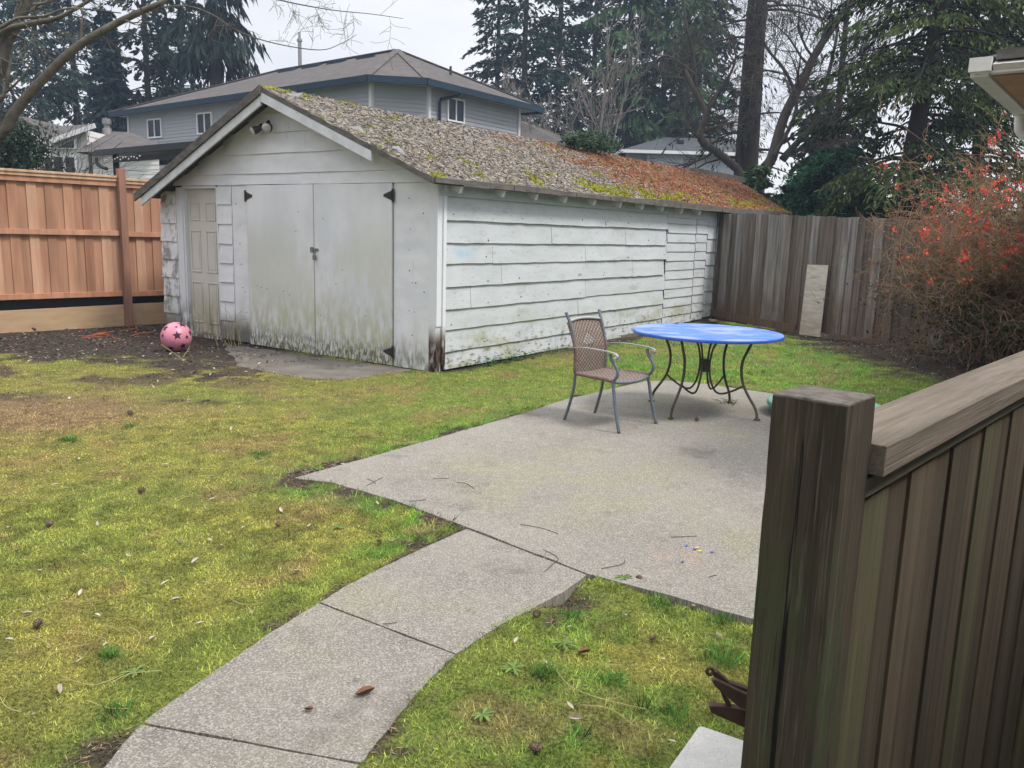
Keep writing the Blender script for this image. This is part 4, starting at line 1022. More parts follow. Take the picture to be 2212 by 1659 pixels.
# ------------------------------------------------------------------ neighbouring houses; local x,y are the shed's directions measured from the camera's foot
def lap(mb, p, q, z0f, z1f, ex=.125, o=.018):
    """vinyl siding from p to q (outside is to the right of p->q), z0f/z1f = heights at the ends"""
    p, q = Vector((*p, 0)), Vector((*q, 0)); d = (q - p).normalized(); nrm = Vector((d.y, -d.x, 0))
    H = max(z1f[0] - z0f[0], z1f[1] - z0f[1]); n = max(1, int(H / ex))
    for i in range(n):
        a0, a1 = i / n, (i + 1) / n
        zA0 = z0f[0] + (z1f[0] - z0f[0]) * a0; zA1 = z0f[0] + (z1f[0] - z0f[0]) * a1
        zB0 = z0f[1] + (z1f[1] - z0f[1]) * a0; zB1 = z0f[1] + (z1f[1] - z0f[1]) * a1
        P = lambda b, z, oo: (b.x + nrm.x * oo, b.y + nrm.y * oo, z)
        mb.poly([P(p, zA0, o), P(q, zB0, o), P(q, zB1, 0), P(p, zA1, 0)])
        mb.poly([P(p, zA0, -.004), P(q, zB0, -.004), P(q, zB0, o), P(p, zA0, o)])
def window(parent, p, q, z0, z1, name='window', mull=True, fw_=.06):
    """framed window on a wall line p->q (outside to the right), with a glass pane as its own part"""
    p, q = Vector((*p, 0)), Vector((*q, 0)); d = (q - p).normalized(); n = Vector((d.y, -d.x, 0)); L_ = (q - p).length
    mb = MB()
    def bx(a, b, za, zb, o0, o1):
        c = [p + d * a + n * o0, p + d * b + n * o0, p + d * b + n * o1, p + d * a + n * o1]
        mb.prism([(v.x, v.y, za) for v in c], (0, 0, zb - za))
    bx(0, L_, z0, z0 + fw_, -.02, .06); bx(0, L_, z1 - fw_, z1, -.02, .06); bx(0, fw_, z0 + fw_, z1 - fw_, -.02, .06); bx(L_ - fw_, L_, z0 + fw_, z1 - fw_, -.02, .06)
    if mull: bx(L_ / 2 - fw_ / 2, L_ / 2 + fw_ / 2, z0 + fw_, z1 - fw_, -.02, .055)
    f = mb.build(name, M['white_vinyl'], parent)
    mb = MB(); bx(fw_, L_ - fw_, z0 + fw_, z1 - fw_, -.02, .02); mb.build('pane', M['window_glass'], f)
    return f
nh = empty('neighbour_house', (0, 0, 0), SH_A, 'large grey house with brown hip roof and dark blue gutters', 'house')
SHR = lambda w: -.019 * max(0, w - 21)
W0, W1 = 21.1, 38.1
pts_w = [(22.78, W1), (22.78, 22.35), (24.5, 21.1), (30.4, 21.1), (30.4, W1)]
for i, (p, q) in enumerate(((pts_w[0], pts_w[1]), (pts_w[1], pts_w[2]), (pts_w[2], pts_w[3]), (pts_w[3], pts_w[4]), (pts_w[4], pts_w[0]))):
    mb = MB(); lap(mb, p, q, (0, 0), (7.0 + SHR(p[1]), 7.0 + SHR(q[1])), .15, .02); mb.build('wall', M['siding'], nh)
for p in (pts_w[0], pts_w[1], pts_w[2], pts_w[3]):
    mb = MB(); mb.span((p[0] - .07, p[1] - .07, 0), (p[0] + .07, p[1] + .07, 6.99 + SHR(p[1]))); mb.build('corner_trim', M['corner_trim'], nh)
EV = [(22.28, 38.9), (22.28, 22.04), (23.81, 20.60), (31.5, 20.55), (31.5, 38.9)]
ez = [7.0 + SHR(w) for _, w in EV]
RA = (26.9, 24.9, 8.95); RB = (26.9, 32.4, 8.76)
mb = MB(); E3 = [(a[0], a[1], z) for a, z in zip(EV, ez)]
for f in ((E3[0], E3[1], RA, RB), (E3[1], E3[2], RA), (E3[2], E3[3], RA), (E3[3], E3[4], RB, RA), (E3[4], E3[0], RB)): mb.poly(f)
rf = mb.build('roof', M['asphalt'], nh)
mb = MB(); mb.poly([(a[0], a[1], z - .13) for a, z in zip(EV, ez)]); mb.build('soffit', M['soffit'], rf)
for i in range(5):
    a, b = Vector(E3[i]), Vector(E3[(i + 1) % 5]); mb = MB(); mb.bar(a + Vector((0, 0, -.09)), b + Vector((0, 0, -.09)), .12, .24); mb.build('gutter', M['fascia_blue'], rf)
for i, (a, b) in enumerate(((RA, E3[1]), (RA, E3[2]), (RA, E3[3]), (RA, RB), (RB, E3[0]))):
    mb = MB(); mb.bar(Vector(a) + Vector((0, 0, .02)), Vector(b) + Vector((0, 0, .02)), .28, .05); mb.build('ridge_cap', M['asphalt'], rf)
for u_, w_, dz in ((26.2, 25.6, -.28), (26.2, 27.4, -.28), (26.2, 29.0, -.30), (26.2, 30.6, -.34)):
    mb = MB(); mb.span((u_, w_, 8.80 + dz), (u_ + .35, w_ + 1.0, 9.0 + dz)); mb.build('roof_vent', M['fascia_blue'], rf)
for u_, w_, z_ in ((27.6, 24.3, 8.42), (28.6, 23.6, 7.98)):
    mb = MB(); mb.span((u_, w_, z_), (u_ + .8, w_ + .3, z_ + .26)); mb.build('roof_vent', M['fascia_blue'], rf)
mb = MB(); mb.tube([(27.0, 31.0, 8.6), (27.0, 31.0, 9.95)], .085, 10); mb.tube([(27.0, 31.0, 9.95), (27.0, 31.0, 10.05), (27.0, 31.0, 10.06), (27.0, 31.0, 10.35)], [.13, .12, .06, .05], 10); mb.build('chimney_pipe', M['steel'], rf)
mb = MB(); mb.tube([(27.6, 22.6, 7.7), (27.6, 22.6, 8.25)], .05, 8); mb.build('vent_pipe', M['dark_metal'], rf)
window(nh, (22.76, 36.53), (22.76, 35.43), 5.45, 6.30); window(nh, (22.76, 32.77), (22.76, 31.71), 5.46, 6.36); window(nh, (22.76, 25.95), (22.76, 25.3), 6.25, 6.66)
window(nh, (25.55, 21.08), (26.60, 21.08), 5.79, 6.68)
mb = MB(); mb.tube([(25.8, 20.62, 6.85), (25.75, 20.75, 6.7), (25.1, 20.98, 6.52), (25.04, 21.0, 6.35), (25.04, 21.0, .2)], .055, 8); mb.build('downspout', M['fascia_blue'], nh)
# lower garage wing
mb = MB(); ra, rb = (35, 24.4, 7.2), (35, 30, 7.2)
g0 = [(31.2, 17.2, 4.5), (31.2, 30, 4.5), (38.0, 30, 4.45), (38.0, 17.2, 4.45)]
for f in ((g0[1], g0[0], ra, rb), (g0[0], g0[3], ra), (g0[3], g0[2], rb, ra)): mb.poly(f)
gw = mb.build('garage_roof', M['asphalt'], nh)
mb = MB(); lap(mb, (31.6, 26), (31.6, 17.6), (0, 0), (4.5, 4.5), .15); lap(mb, (31.6, 17.6), (37.6, 17.6), (0, 0), (4.45, 4.45), .15); mb.build('garage_wall', M['siding'], nh)

# pale blue house among the trees
bh = empty('blue_house', (0, 0, 0), 0, 'pale blue sided house with dark grey roof behind the shed ridge', 'house')
for p, q, y_ in (((5.72, 45.0), (6.78, 45.0), 0), ((6.80, 44.7), (8.55, 44.7), 0), ((8.57, 45.0), (12.5, 45.0), 0), ((12.5, 45), (12.5, 53), 0), ((5.72, 53), (5.72, 45), 0)):
    mb = MB(); lap(mb, p, q, (0, 0), (6.02, 6.02), .16, .02); mb.build('wall', M['siding_blue'], bh)
for x_, y_ in ((5.72, 45), (6.79, 44.72), (8.56, 44.72), (12.5, 45)):
    mb = MB(); mb.span((x_ - .06, y_ - .06, 0), (x_ + .06, y_ + .06, 6.0)); mb.build('corner_trim', M['white_vinyl'], bh)
mb = MB(); e = [(5.3, 44.2, 6.02), (13.0, 44.2, 6.02), (13.0, 54, 6.02), (5.3, 54, 6.02)]; a, b = (8.3, 49, 7.25), (11.5, 49, 7.25)
for f in ((e[0], e[1], b, a), (e[1], e[2], b), (e[2], e[3], a, b), (e[3], e[0], a), e[::-1]): mb.poly(f)
rf = mb.build('roof', M['asphalt_grey'], bh)
mb = MB(); mb.bar((5.3, 44.18, 5.95), (13, 44.18, 5.95), .1, .16); mb.build('gutter', M['white_vinyl'], rf)
mb = MB(); mb.bar((5.28, 44.2, 5.95), (5.28, 54, 5.95), .1, .16); mb.build('gutter', M['white_vinyl'], rf)
mb = MB(); mb.span((8.6, 46.5, 6.65), (8.95, 46.8, 6.84)); mb.build('roof_vent', M['dark_metal'], rf)

# beige houses at the left
def wl(x_, y_, Y_=32.0):
    p = px(x_, y_, Y_); return p
lh = empty('beige_house', (0, 0, 0), 0, 'beige house with slanted roof and triangular window beyond the cedar fence', 'house')
a0, a1 = wl(112, 335), wl(186, 282)
mb = MB(); zl, zr_ = wl(112, 312).z, wl(186, 281).z
lap(mb, (a0.x, 32), (a1.x, 32), (0, 0), (zl, zr_), .16, .02); lap(mb, (a1.x, 32), (a1.x, 38), (0, 0), (zr_, zr_), .2); lap(mb, (a0.x, 38), (a0.x, 32), (0, 0), (zl, zl), .2); mb.build('wall', M['siding_beige'], lh)
sA, sB, sC, sD = px(97, 306, 31.6), px(206, 267, 31.6), px(98, 275, 37.5), px(66, 286, 35.5)
mb = MB(); mb.prism([sD, sA, sB, sC], (0, 0, -.10)); rf = mb.build('roof', M['asphalt'], lh)
mb = MB(); mb.bar(sA + Vector((0, -.03, -.07)), sB + Vector((0, -.03, -.07)), .05, .17); mb.build('fascia', M['corner_trim'], rf)
mb = MB(); mb.bar(sD + Vector((0, -.03, -.07)), sA + Vector((0, -.03, -.07)), .05, .15); mb.build('fascia', M['corner_trim'], rf)
mb = MB(); tA, tB, tC = wl(117, 322, 31.9), wl(166, 322, 31.9), wl(165, 297, 31.9)
mb.prism([tA, tB, tC], (0, -.05, 0)); tw = mb.build('window', M['white_vinyl'], lh)
g3 = (tA + tB + tC) / 3; mb = MB(); mb.prism([g3 + (p - g3) * .72 + Vector((0, -.056, 0)) for p in (tA, tB, tC)], (0, -.01, 0)); mb.build('pane', M['window_glass'], tw)
d0, d1 = wl(112, 334), wl(167, 334)
window(lh, (d0.x, 31.98), (d1.x, 31.98), 2.6, d0.z, 'patio_door', True, .08)
d0, d1 = wl(78, 332), wl(98, 332)
mb = MB(); lap(mb, (wl(66, 332).x, 32.5), (a0.x, 32.5), (0, 0), (4.0, 4.0), .16); mb.build('wall', M['siding_beige'], lh)
window(lh, (d0.x, 32.48), (d1.x, 32.48), 3.1, 3.98, 'window', False)
lb = empty('low_hip_house', (0, 0, 0), 0, 'low beige house with brown hip roof and metal flue', 'house')
eL, eR, eP = wl(160, 329, 31), wl(330, 322, 31), wl(235, 284, 34)
mb = MB(); mb.poly([(eL.x, 31, eL.z), (eR.x, 31, eR.z), (eP.x + .8, 34, eP.z), (eP.x, 34, eP.z)]); mb.poly([(eL.x, 31, eL.z), (eP.x, 34, eP.z), (eL.x, 37, eL.z)]); mb.poly([(eR.x, 31, eR.z), (eR.x, 37, eR.z), (eP.x + .8, 34, eP.z)]); mb.poly([(eL.x, 37, eL.z), (eP.x, 34, eP.z), (eP.x + .8, 34, eP.z), (eR.x, 37, eR.z)])
rf = mb.build('roof', M['asphalt'], lb)
mb = MB(); c = wl(232, 286, 33.8); mb.tube([(c.x, 33.8, c.z - .2), (c.x, 33.8, c.z + .15), (c.x, 33.8, c.z + .16), (c.x, 33.8, c.z + .30)], [.22, .17, .12, .12], 10); mb.tube([(c.x, 33.8, c.z + .30), (c.x, 33.8, c.z + .52)], .17, 10); mb.build('flue', M['steel'], rf)
mb = MB(); lap(mb, (eL.x + .4, 31.5), (eR.x, 31.5), (0, 0), (eL.z - .02, eR.z - .02), .16); mb.build('wall', M['siding_beige'], lb)
gh = empty('gable_house', (0, 0, 0), 0, 'far beige gable house behind the dark laurel bush', 'house')
gP, gR = wl(42, 250, 38), wl(103, 278, 38); gL = gP.x - (gR.x - gP.x)
mb = MB(); mb.prism([(gL, 38, 0), (gR.x - .25, 38, 0), (gR.x - .25, 38, gR.z), (gP.x, 38, gP.z - .12), (gL, 38, gR.z)], (0, 6, 0)); mb.build('wall', M['siding_beige'], gh)
mb = MB(); mb.prism([(gP.x, 37.5, gP.z), (gR.x, 37.5, gR.z - .06), (gR.x, 37.5, gR.z - .2), (gP.x, 37.5, gP.z - .14)], (0, 7, 0)); mb.prism([(gP.x - .003, 37.5, gP.z), (gL - .3, 37.5, gR.z - .06), (gL - .3, 37.5, gR.z - .2), (gP.x - .003, 37.5, gP.z - .14)], (0, 7, 0)); mb.build('roof', M['asphalt'], gh)

# dark patio cover with string bulbs
pc = empty('patio_cover', (0, 0, 0), 0, 'black flat patio cover hung with small round bulbs', 'patio cover')
pa, pb = gp(203, 331, 3.14), gp(470, 308, 3.14)
dv = (pb - pa).normalized(); dn = Vector((-dv.y, dv.x, 0))
mb = MB(); mb.prism([pa, pb, pb + dn * 3.2, pa + dn * 3.2], (0, 0, .07)); rf = mb.build('roof', M['dark_metal'], pc)
mb = MB(); mb.bar(pa + Vector((0, 0, -.03)) - dn * .02, pb + Vector((0, 0, -.03)) - dn * .02, .06, .08); mb.build('beam', M['dark_metal'], pc)
mb = MB(); b0 = pa + dv * .75; mb.bar(b0 + dn * .10 + Vector((0, 0, -.17)), pb + dn * .1 + Vector((0, 0, -.17)), .05, .10); mb.build('beam', M['dark_metal'], pc)
for t in (.62, 4.2):
    p = pa + dv * t + dn * .2; mb = MB(); mb.span((p.x - .05, p.y - .05, 0), (p.x + .05, p.y + .05, 3.10)); mb.build('post', M['dark_metal'], pc)
mb = MB(); p = pa + dv * .12; mb.tube(smooth([p + Vector((0, 0, -.10)), p + Vector((.0, 0, -.22)), p + dv * .15 + Vector((0, 0, -.30)), pa + dv * .58 + Vector((0, 0, -.36))]), .04, 8); mb.build('downspout', M['dark_metal'], pc)
for k in range(15):
    p = pa + dv * (.5 + k * .125) - dn * .06 + Vector((0, 0, -.14 - .05 * math.sin(k * 1.1) ** 2))
    mb = MB(); mb.lathe([(.001, -.022), (.016, -.012), (.018, .0), (.010, .014), (.001, .02)], 8, (p.x, p.y, p.z)); mb.build('bulb', M['bulb'], pc)

# own house: eave corner at the upper right, with the wall below it outside the frame
tip = gp(2096, 162, 2.6)
oh = empty('own_house', (tip.x, tip.y, 0), R(52), 'near house eave corner with white gutter and tan soffit', 'house')
# local x runs along the receding eave, -y along the other one
mb = MB(); mb.prism([(.10, -.10, 2.598), (9, -.10, 2.598), (9, -8, 2.598), (.10, -8, 2.598)], (0, 0, .015)); mb.build('soffit', M['tan_soffit'], oh)
mb = MB(); mb.prism([(0, 0, 2.585), (9, 0, 2.585), (9, -.095, 2.585), (0, -.095, 2.585)], (0, 0, .03)); mb.span((0, -.022, 2.617), (9, 0, 2.685)); mb.build('fascia', M['gutter_white'], oh)
mb = MB(); mb.prism([(-.018, -.10, 2.60), (.06, -.10, 2.60), (.06, -8, 2.60), (-.018, -8, 2.60)], (0, 0, .012)); mb.prism([(-.02, -.12, 2.612), (-.02, -8, 2.612), (-.055, -8, 2.64), (-.055, -.12, 2.64)], (.07, 0, .028)); mb.build('gutter', M['gutter_white'], oh)
mb = MB(); mb.poly([(.01, -.02, 2.69), (9.2, -.02, 2.69), (9.2, -4, 4.2), (4, -4, 4.2)]); mb.poly([(.01, -.02, 2.69), (4, -4, 4.2), (4, -8, 4.2), (.01, -8, 2.69)])
for v in (mb,): pass
rf = mb.build('roof', M['asphalt_grey'], oh); m_ = rf.modifiers.new('s', 'SOLIDIFY'); m_.thickness = .04; m_.offset = 1
mb = MB(); mb.span((-.075, -.115, 2.604), (-.023, .0, 2.682)); mb.build('fascia', M['gutter_white'], oh)
mb = MB(); mb.span((-.03, -8, 2.670), (.06, -.13, 2.725)); mb.build('roof_edge', M['roof_edge'], rf)
mb = MB(); mb.span((.66, -7.5, 0), (8.5, -.66, 2.597)); mb.build('wall', M['siding_beige'], oh)
# unseen side wing along the walk, added to keep sky light off the fence
mb = MB(); mb.span((-9.0, -8.0, 0), (.655, -2.65, 2.60)); mb.build('wall', M['siding_beige'], oh)
mb = MB(); mb.prism([(-9.4, -2.05, 2.62), (-.06, -2.05, 2.62), (-.06, -8.3, 2.62), (-9.4, -8.3, 2.62)], (0, 0, .14)); mb.build('roof', M['asphalt_grey'], oh)
mb = MB(); mb.tube(smooth([(1.75, -.05, 2.585), (1.75, -.05, 2.52), (1.76, -.08, 2.45), (1.80, -.25, 2.39), (1.80, -.55, 2.33), (1.80, -.61, 2.25), (1.80, -.615, 2.0)]), .042, 12); mb.tube([(1.8, -.615, 2.0), (1.8, -.615, .1)], .042, 12); mb.build('downspout', M['gutter_white'], oh, smooth=True)
# ------------------------------------------------------------------ trees
def at_x(x, Y, y=350):
    p = px(x, y, Y); return p.x
def conifer(name, x, Y, H, Rc, label, group, seed, tr=.28, z0=1.5, nb=150, spb=46, up=.15, droop=.55, hang=.5, sl=.34, sw=.10, col=(.030, .045, .034), lean=(0, 0), power=.8, green=None, zmax=None):
    r = np.random.default_rng(seed)
    root = empty(name, (x, Y, 0), 0, label, 'tree', group)
    zt = np.linspace(0, H, 14); ax = lambda z: np.stack([lean[0] * z, lean[1] * z, z], -1)
    wob = [(r.normal(0, .02), r.normal(0, .02)) for _ in zt]
    tp_ = np.array([(lean[0] * z + w_[0], lean[1] * z + w_[1], z - .1) for z, w_ in zip(zt, wob)]); tr_ = np.array([max(.02, tr * (1 - .9 * z / H)) for z in zt])
    V1, F1 = segtubes(np.concatenate([tp_[:-1], tp_[1:], tr_[:-1, None], tr_[1:, None]], 1), 9)
    zb = z0 + (H - z0) * r.random(nb) ** 1.15
    if zmax: zb = z0 + (zmax - z0) * r.random(nb)
    az_ = r.uniform(0, 2 * np.pi, nb)
    prof = np.clip(1 - (zb - z0 * .5) / (H - z0 * .5), 0, 1) ** power
    L_ = np.maximum(Rc * prof, .35) * r.uniform(.62, 1.12, nb)
    d = np.stack([np.cos(az_), np.sin(az_), np.zeros(nb)], 1)
    upv_ = up + r.normal(0, .10, nb); dr_ = droop * r.uniform(.6, 1.3, nb)
    def pos(i, s): return ax(zb[i]) + d[i] * (L_[i] * s)[:, None] + np.stack([0 * s, 0 * s, L_[i] * (upv_[i] * s - dr_[i] * s * s)], 1)
    segs = []; I = np.arange(nb); ss = np.linspace(0, 1, 6)
    for k in range(5):
        a = pos(I, np.full(nb, ss[k])); b = pos(I, np.full(nb, ss[k + 1])); rr = .012 + .010 * L_
        segs.append(np.concatenate([a, b, (rr * (1.05 - ss[k]))[:, None], (rr * (1.05 - ss[k + 1]))[:, None]], 1))
    V, F = segtubes(np.concatenate(segs), 4); V = np.concatenate([V1, V]); F = np.concatenate([F1, F + len(V1)]); npmesh('trunk', V, F, np.ones((len(V), 3)), M['bark_dark'], root, smooth=True)
    i = np.repeat(I, np.maximum(6, (spb * (L_ / Rc) ** .8)).astype(int)); n = len(i)
    s = r.uniform(.12, 1.02, n) ** .8; P = pos(i, s)
    side = np.stack([-d[i, 1], d[i, 0], np.zeros(n)], 1)
    lat = r.normal(0, .26, n) * L_[i] * (1.1 - s) + r.normal(0, .06, n)
    P = P + side * lat[:, None]; P[:, 2] -= np.abs(lat) * .35 + r.random(n) * .08
    q = sl * r.uniform(.55, 1.25, n)
    U = d[i] * r.uniform(.2, .8, n)[:, None] + side * (np.sign(lat) * r.uniform(.2, .9, n))[:, None] + np.stack([0 * q, 0 * q, -hang * r.uniform(.4, 1.6, n)], 1) + r.normal(0, .15, (n, 3))
    U /= np.linalg.norm(U, axis=1)[:, None]
    Wv = np.cross(U, r.normal(0, 1, (n, 3))); Wv /= np.linalg.norm(Wv, axis=1)[:, None]
    P = P + U * (q * .5)[:, None]; P[:, 2] -= hang * q * .2
    c0 = np.array(col); C = c0 * r.uniform(.55, 1.5, n)[:, None] * (1 + .25 * r.normal(0, 1, (nb, 1))[i]).clip(.5, 1.7)
    if green is not None:
        g_ = (r.random(nb) < .5)[i]; C[g_] = np.array(green) * r.uniform(.6, 1.4, n)[g_][:, None]
    V, F, C = cards(P, U * (q * .55)[:, None], Wv * (sw * r.uniform(.6, 1.3, n))[:, None], C)
    npmesh('crown', V, F, C, M['needles'], root)
    return root
def grow(S, p, d, L_, r0, lvl, r, up=.1, spread=.8, wig=.22, kids=(3, 5), shrink=.62, nseg=5, rmin=.004):
    p = np.array(p, float); d = np.array(d, float); d /= np.linalg.norm(d)
    pts = [p]; rr = [r0]
    for k in range(nseg):
        d = d + r.normal(0, wig, 3) * .6 + np.array([0, 0, up]) * .25; d /= np.linalg.norm(d)
        p1 = p + d * L_ / nseg; r1 = max(rmin, r0 * (1 - .75 * (k + 1) / nseg))
        S.append((*p, *p1, rr[-1], r1)); p = p1; pts.append(p); rr.append(r1)
        if lvl > 0 and k >= 1:
            for _ in range(r.integers(kids[0], kids[1] + 1) if k > 0 else 1):
                if r.random() < .55:
                    e = r.normal(0, 1, 3); e -= d * (e @ d); e /= np.linalg.norm(e)
                    dd = d * r.uniform(.5, 1.0) + e * spread * r.uniform(.6, 1.2)
                    grow(S, p - d * r.random() * L_ / nseg * .8, dd, L_ * shrink * r.uniform(.6, 1.15), max(rmin, rr[-1] * .62), lvl - 1, r, up, spread, wig, kids, shrink, max(3, nseg - 1), rmin)
def limb(S, pts, ra, rb, r, n=8, L_=1.2, lvl=2, k=4, rmin=.005, up=.1, tw=(.2, 1), **kw):
    P = smooth(pts, k); m = len(P)
    for i in range(m - 1):
        t0, t1 = i / (m - 1), (i + 1) / (m - 1)
        S.append((*P[i], *(P[i + 1] + (P[i + 1] - P[i]) * .06), ra + (rb - ra) * t0, ra + (rb - ra) * t1))
    for _ in range(n):
        i = int((tw[0] + (tw[1] - tw[0]) * r.random()) * (m - 2)); d = np.array(P[i + 1] - P[i]); d /= np.linalg.norm(d)
        e = r.normal(0, 1, 3); e -= d * (e @ d); e /= np.linalg.norm(e)
        grow(S, P[i], d * .5 + e, L_ * r.uniform(.5, 1.2), max(rmin, (ra + (rb - ra) * i / m) * .35), lvl, r, up=up, rmin=rmin, **kw)
def bare_from(S, x, Y, name, label, group, m, n=6):
    root = empty(name, (x, Y, 0), 0, label, 'tree', group)
    S = np.array(S); S[:, [0, 3]] -= x; S[:, [1, 4]] -= Y
    big = S[:, 6] > .028
    for nm, k, sides in (('trunk', big, 9), ('twigs', ~big, 4)):
        if k.any():
            V, F = segtubes(S[k], sides); npmesh(nm, V, F, np.ones((len(V), 3)), m, root, smooth=True)
    return root
def bare_tree(x, Y, H, label, group, seed, r0=.11, lvl=4, m=None, stems=1, sp=.7):
    r = np.random.default_rng(seed); S = []
    for s in range(stems):
        d = np.array([r.normal(0, .10), r.normal(0, .10), 1.0])
        p = np.array([x + r.normal(0, .15) * (stems > 1), Y, 0.0]); n = 9; rr = r0
        for k in range(n):
            d = d + r.normal(0, .07, 3); d /= np.linalg.norm(d); p1 = p + d * H / n; r1 = r0 * (1 - .85 * (k + 1) / n)
            S.append((*p, *p1, rr, r1)); rr = r1; p = p1
            if k >= 2:
                for _ in range(2):
                    e = r.normal(0, 1, 3); e -= d * (e @ d); e /= np.linalg.norm(e)
                    grow(S, p, d * .9 + e * sp, H * .34 * (1.15 - k / n) * r.uniform(.7, 1.2), rr * .55, lvl - 2, r, up=.35, rmin=.012, spread=.7, kids=(1, 2))
    return bare_from(S, x, Y, 'bare_tree', label, group, m or M['twig'])

BL = (.034, .058, .045)
G1, G2 = 'tall conifers behind the houses on the left', 'tall conifers beyond the back fence'
for a in ((12, 60, 25, 3.4, 'dark conifer at the far left edge behind the bare branches', 1), (95, 54, 26, 3.4, 'dense dark conifer nearest the far gable house', 2), (172, 57, 27, 3.3, 'dense conifer with a brown trunk left of the pointed fir', 3)):
    conifer('conifer_tree', at_x(a[0], a[1]), a[1], a[2], a[3], a[4], G1, a[5], nb=230, spb=80, sl=.40, sw=.085, col=BL, hang=.5, power=.55, droop=.5)
conifer('conifer_tree', at_x(243, 47), 47, 12.9, 2.2, 'shorter pointed dark fir between taller conifers', G1, 4, tr=.2, z0=1, nb=300, spb=52, sl=.42, sw=.12, col=(.020, .034, .036), power=.75, droop=.35)
conifer('conifer_tree', at_x(327, 50), 50, 25, 3.6, 'open conifer with bare straight trunk showing through', G1, 5, tr=.26, z0=1, nb=150, spb=56, sl=.45, sw=.11, col=(.028, .044, .036), power=.5, up=.1, droop=.35, hang=.4)
conifer('conifer_tree', at_x(400, 58), 58, 24, 3.6, 'conifer partly hidden between two open trunks', G1, 6, nb=200, spb=50, sl=.5, sw=.13, col=BL, power=.6, up=.1, droop=.45)
conifer('conifer_tree', at_x(472, 46), 46, 27, 3.0, 'thick trunked spruce with long weeping sprays above the grey house', G1, 7, tr=.44, z0=4.5, nb=150, spb=62, sl=.85, sw=.09, col=(.026, .040, .036), power=.4, up=.2, droop=.55, hang=2.2)
rl = [(1070, 60, 25, 3.2, 'pointed edge conifer right of the big hip roof', 11, BL), (1128, 56, 30, 4.0, 'wide layered conifer that meets the open sky', 12, BL), (1200, 60, 31, 3.7, 'dark conifer second from the open sky', 13, BL), (1275, 62, 30, 3.6, 'far dark conifer behind the pale bare trees', 14, BL), (1350, 64, 32, 3.8, 'far conifer above the mossy shed ridge', 15, (.026, .042, .034)), (1425, 58, 30, 3.6, 'conifer standing over the pale blue house', 16, (.028, .044, .034)), (1500, 55, 28, 3.4, 'conifer behind the crooked bare limb', 17, (.028, .046, .032))]
for a in rl:
    conifer('conifer_tree', at_x(a[0], a[1]), a[1], a[2], a[3], a[4], G2, a[5], tr=.3, z0=1.0, nb=250, spb=70, sl=.42, sw=.095, col=a[6], power=.5, up=.2, droop=.4, hang=.45)
conifer('conifer_tree', at_x(1345, 51), 51, 26, 3.4, 'lighter green cedar with hanging sprays before the dark conifers', G2, 18, tr=.22, z0=4.0, nb=130, spb=60, sl=.6, sw=.10, col=(.050, .085, .042), power=.35, up=.15, droop=.6, hang=1.0)
conifer('conifer_tree', at_x(1470, 50), 50, 24, 3.2, 'green hanging cedar left of the thick trunk', G2, 19, tr=.2, z0=3.6, nb=110, spb=58, sl=.55, sw=.09, col=(.046, .080, .040), power=.35, up=.15, droop=.6, hang=1.0)
conifer('conifer_tree', at_x(1612, 30), 30, 30, 3.6, 'thick dark trunked fir with thin drooping sprays', G2, 20, tr=.47, z0=3.8, nb=80, spb=70, sl=.22, sw=.030, col=(.030, .040, .026), power=.25, up=.2, droop=.6, hang=1.2)
conifer('conifer_tree', at_x(1935, 19), 19, 17, 2.7, 'leaning dark fir above the red flowering bush', G2, 21, tr=.24, z0=3.0, nb=150, spb=230, sl=.15, sw=.026, col=(.032, .048, .027), green=(.058, .080, .030), power=.25, up=.1, droop=.45, hang=.8, lean=(.10, .02), zmax=11)
conifer('conifer_tree', at_x(2110, 22), 22, 18, 2.6, 'dark green fir behind the white gutter corner', G2, 22, tr=.2, z0=2.0, nb=150, spb=200, sl=.17, sw=.030, col=(.032, .050, .025), green=(.04, .058, .02), power=.25, up=.1, droop=.45, hang=.7, zmax=11)
conifer('conifer_tree', at_x(1800, 34), 34, 18, 2.4, 'dim fir seen between the leaning bare stems', G2, 23, tr=.2, z0=1.0, nb=120, spb=50, sl=.4, sw=.09, col=(.028, .042, .026), power=.9, zmax=7.5)

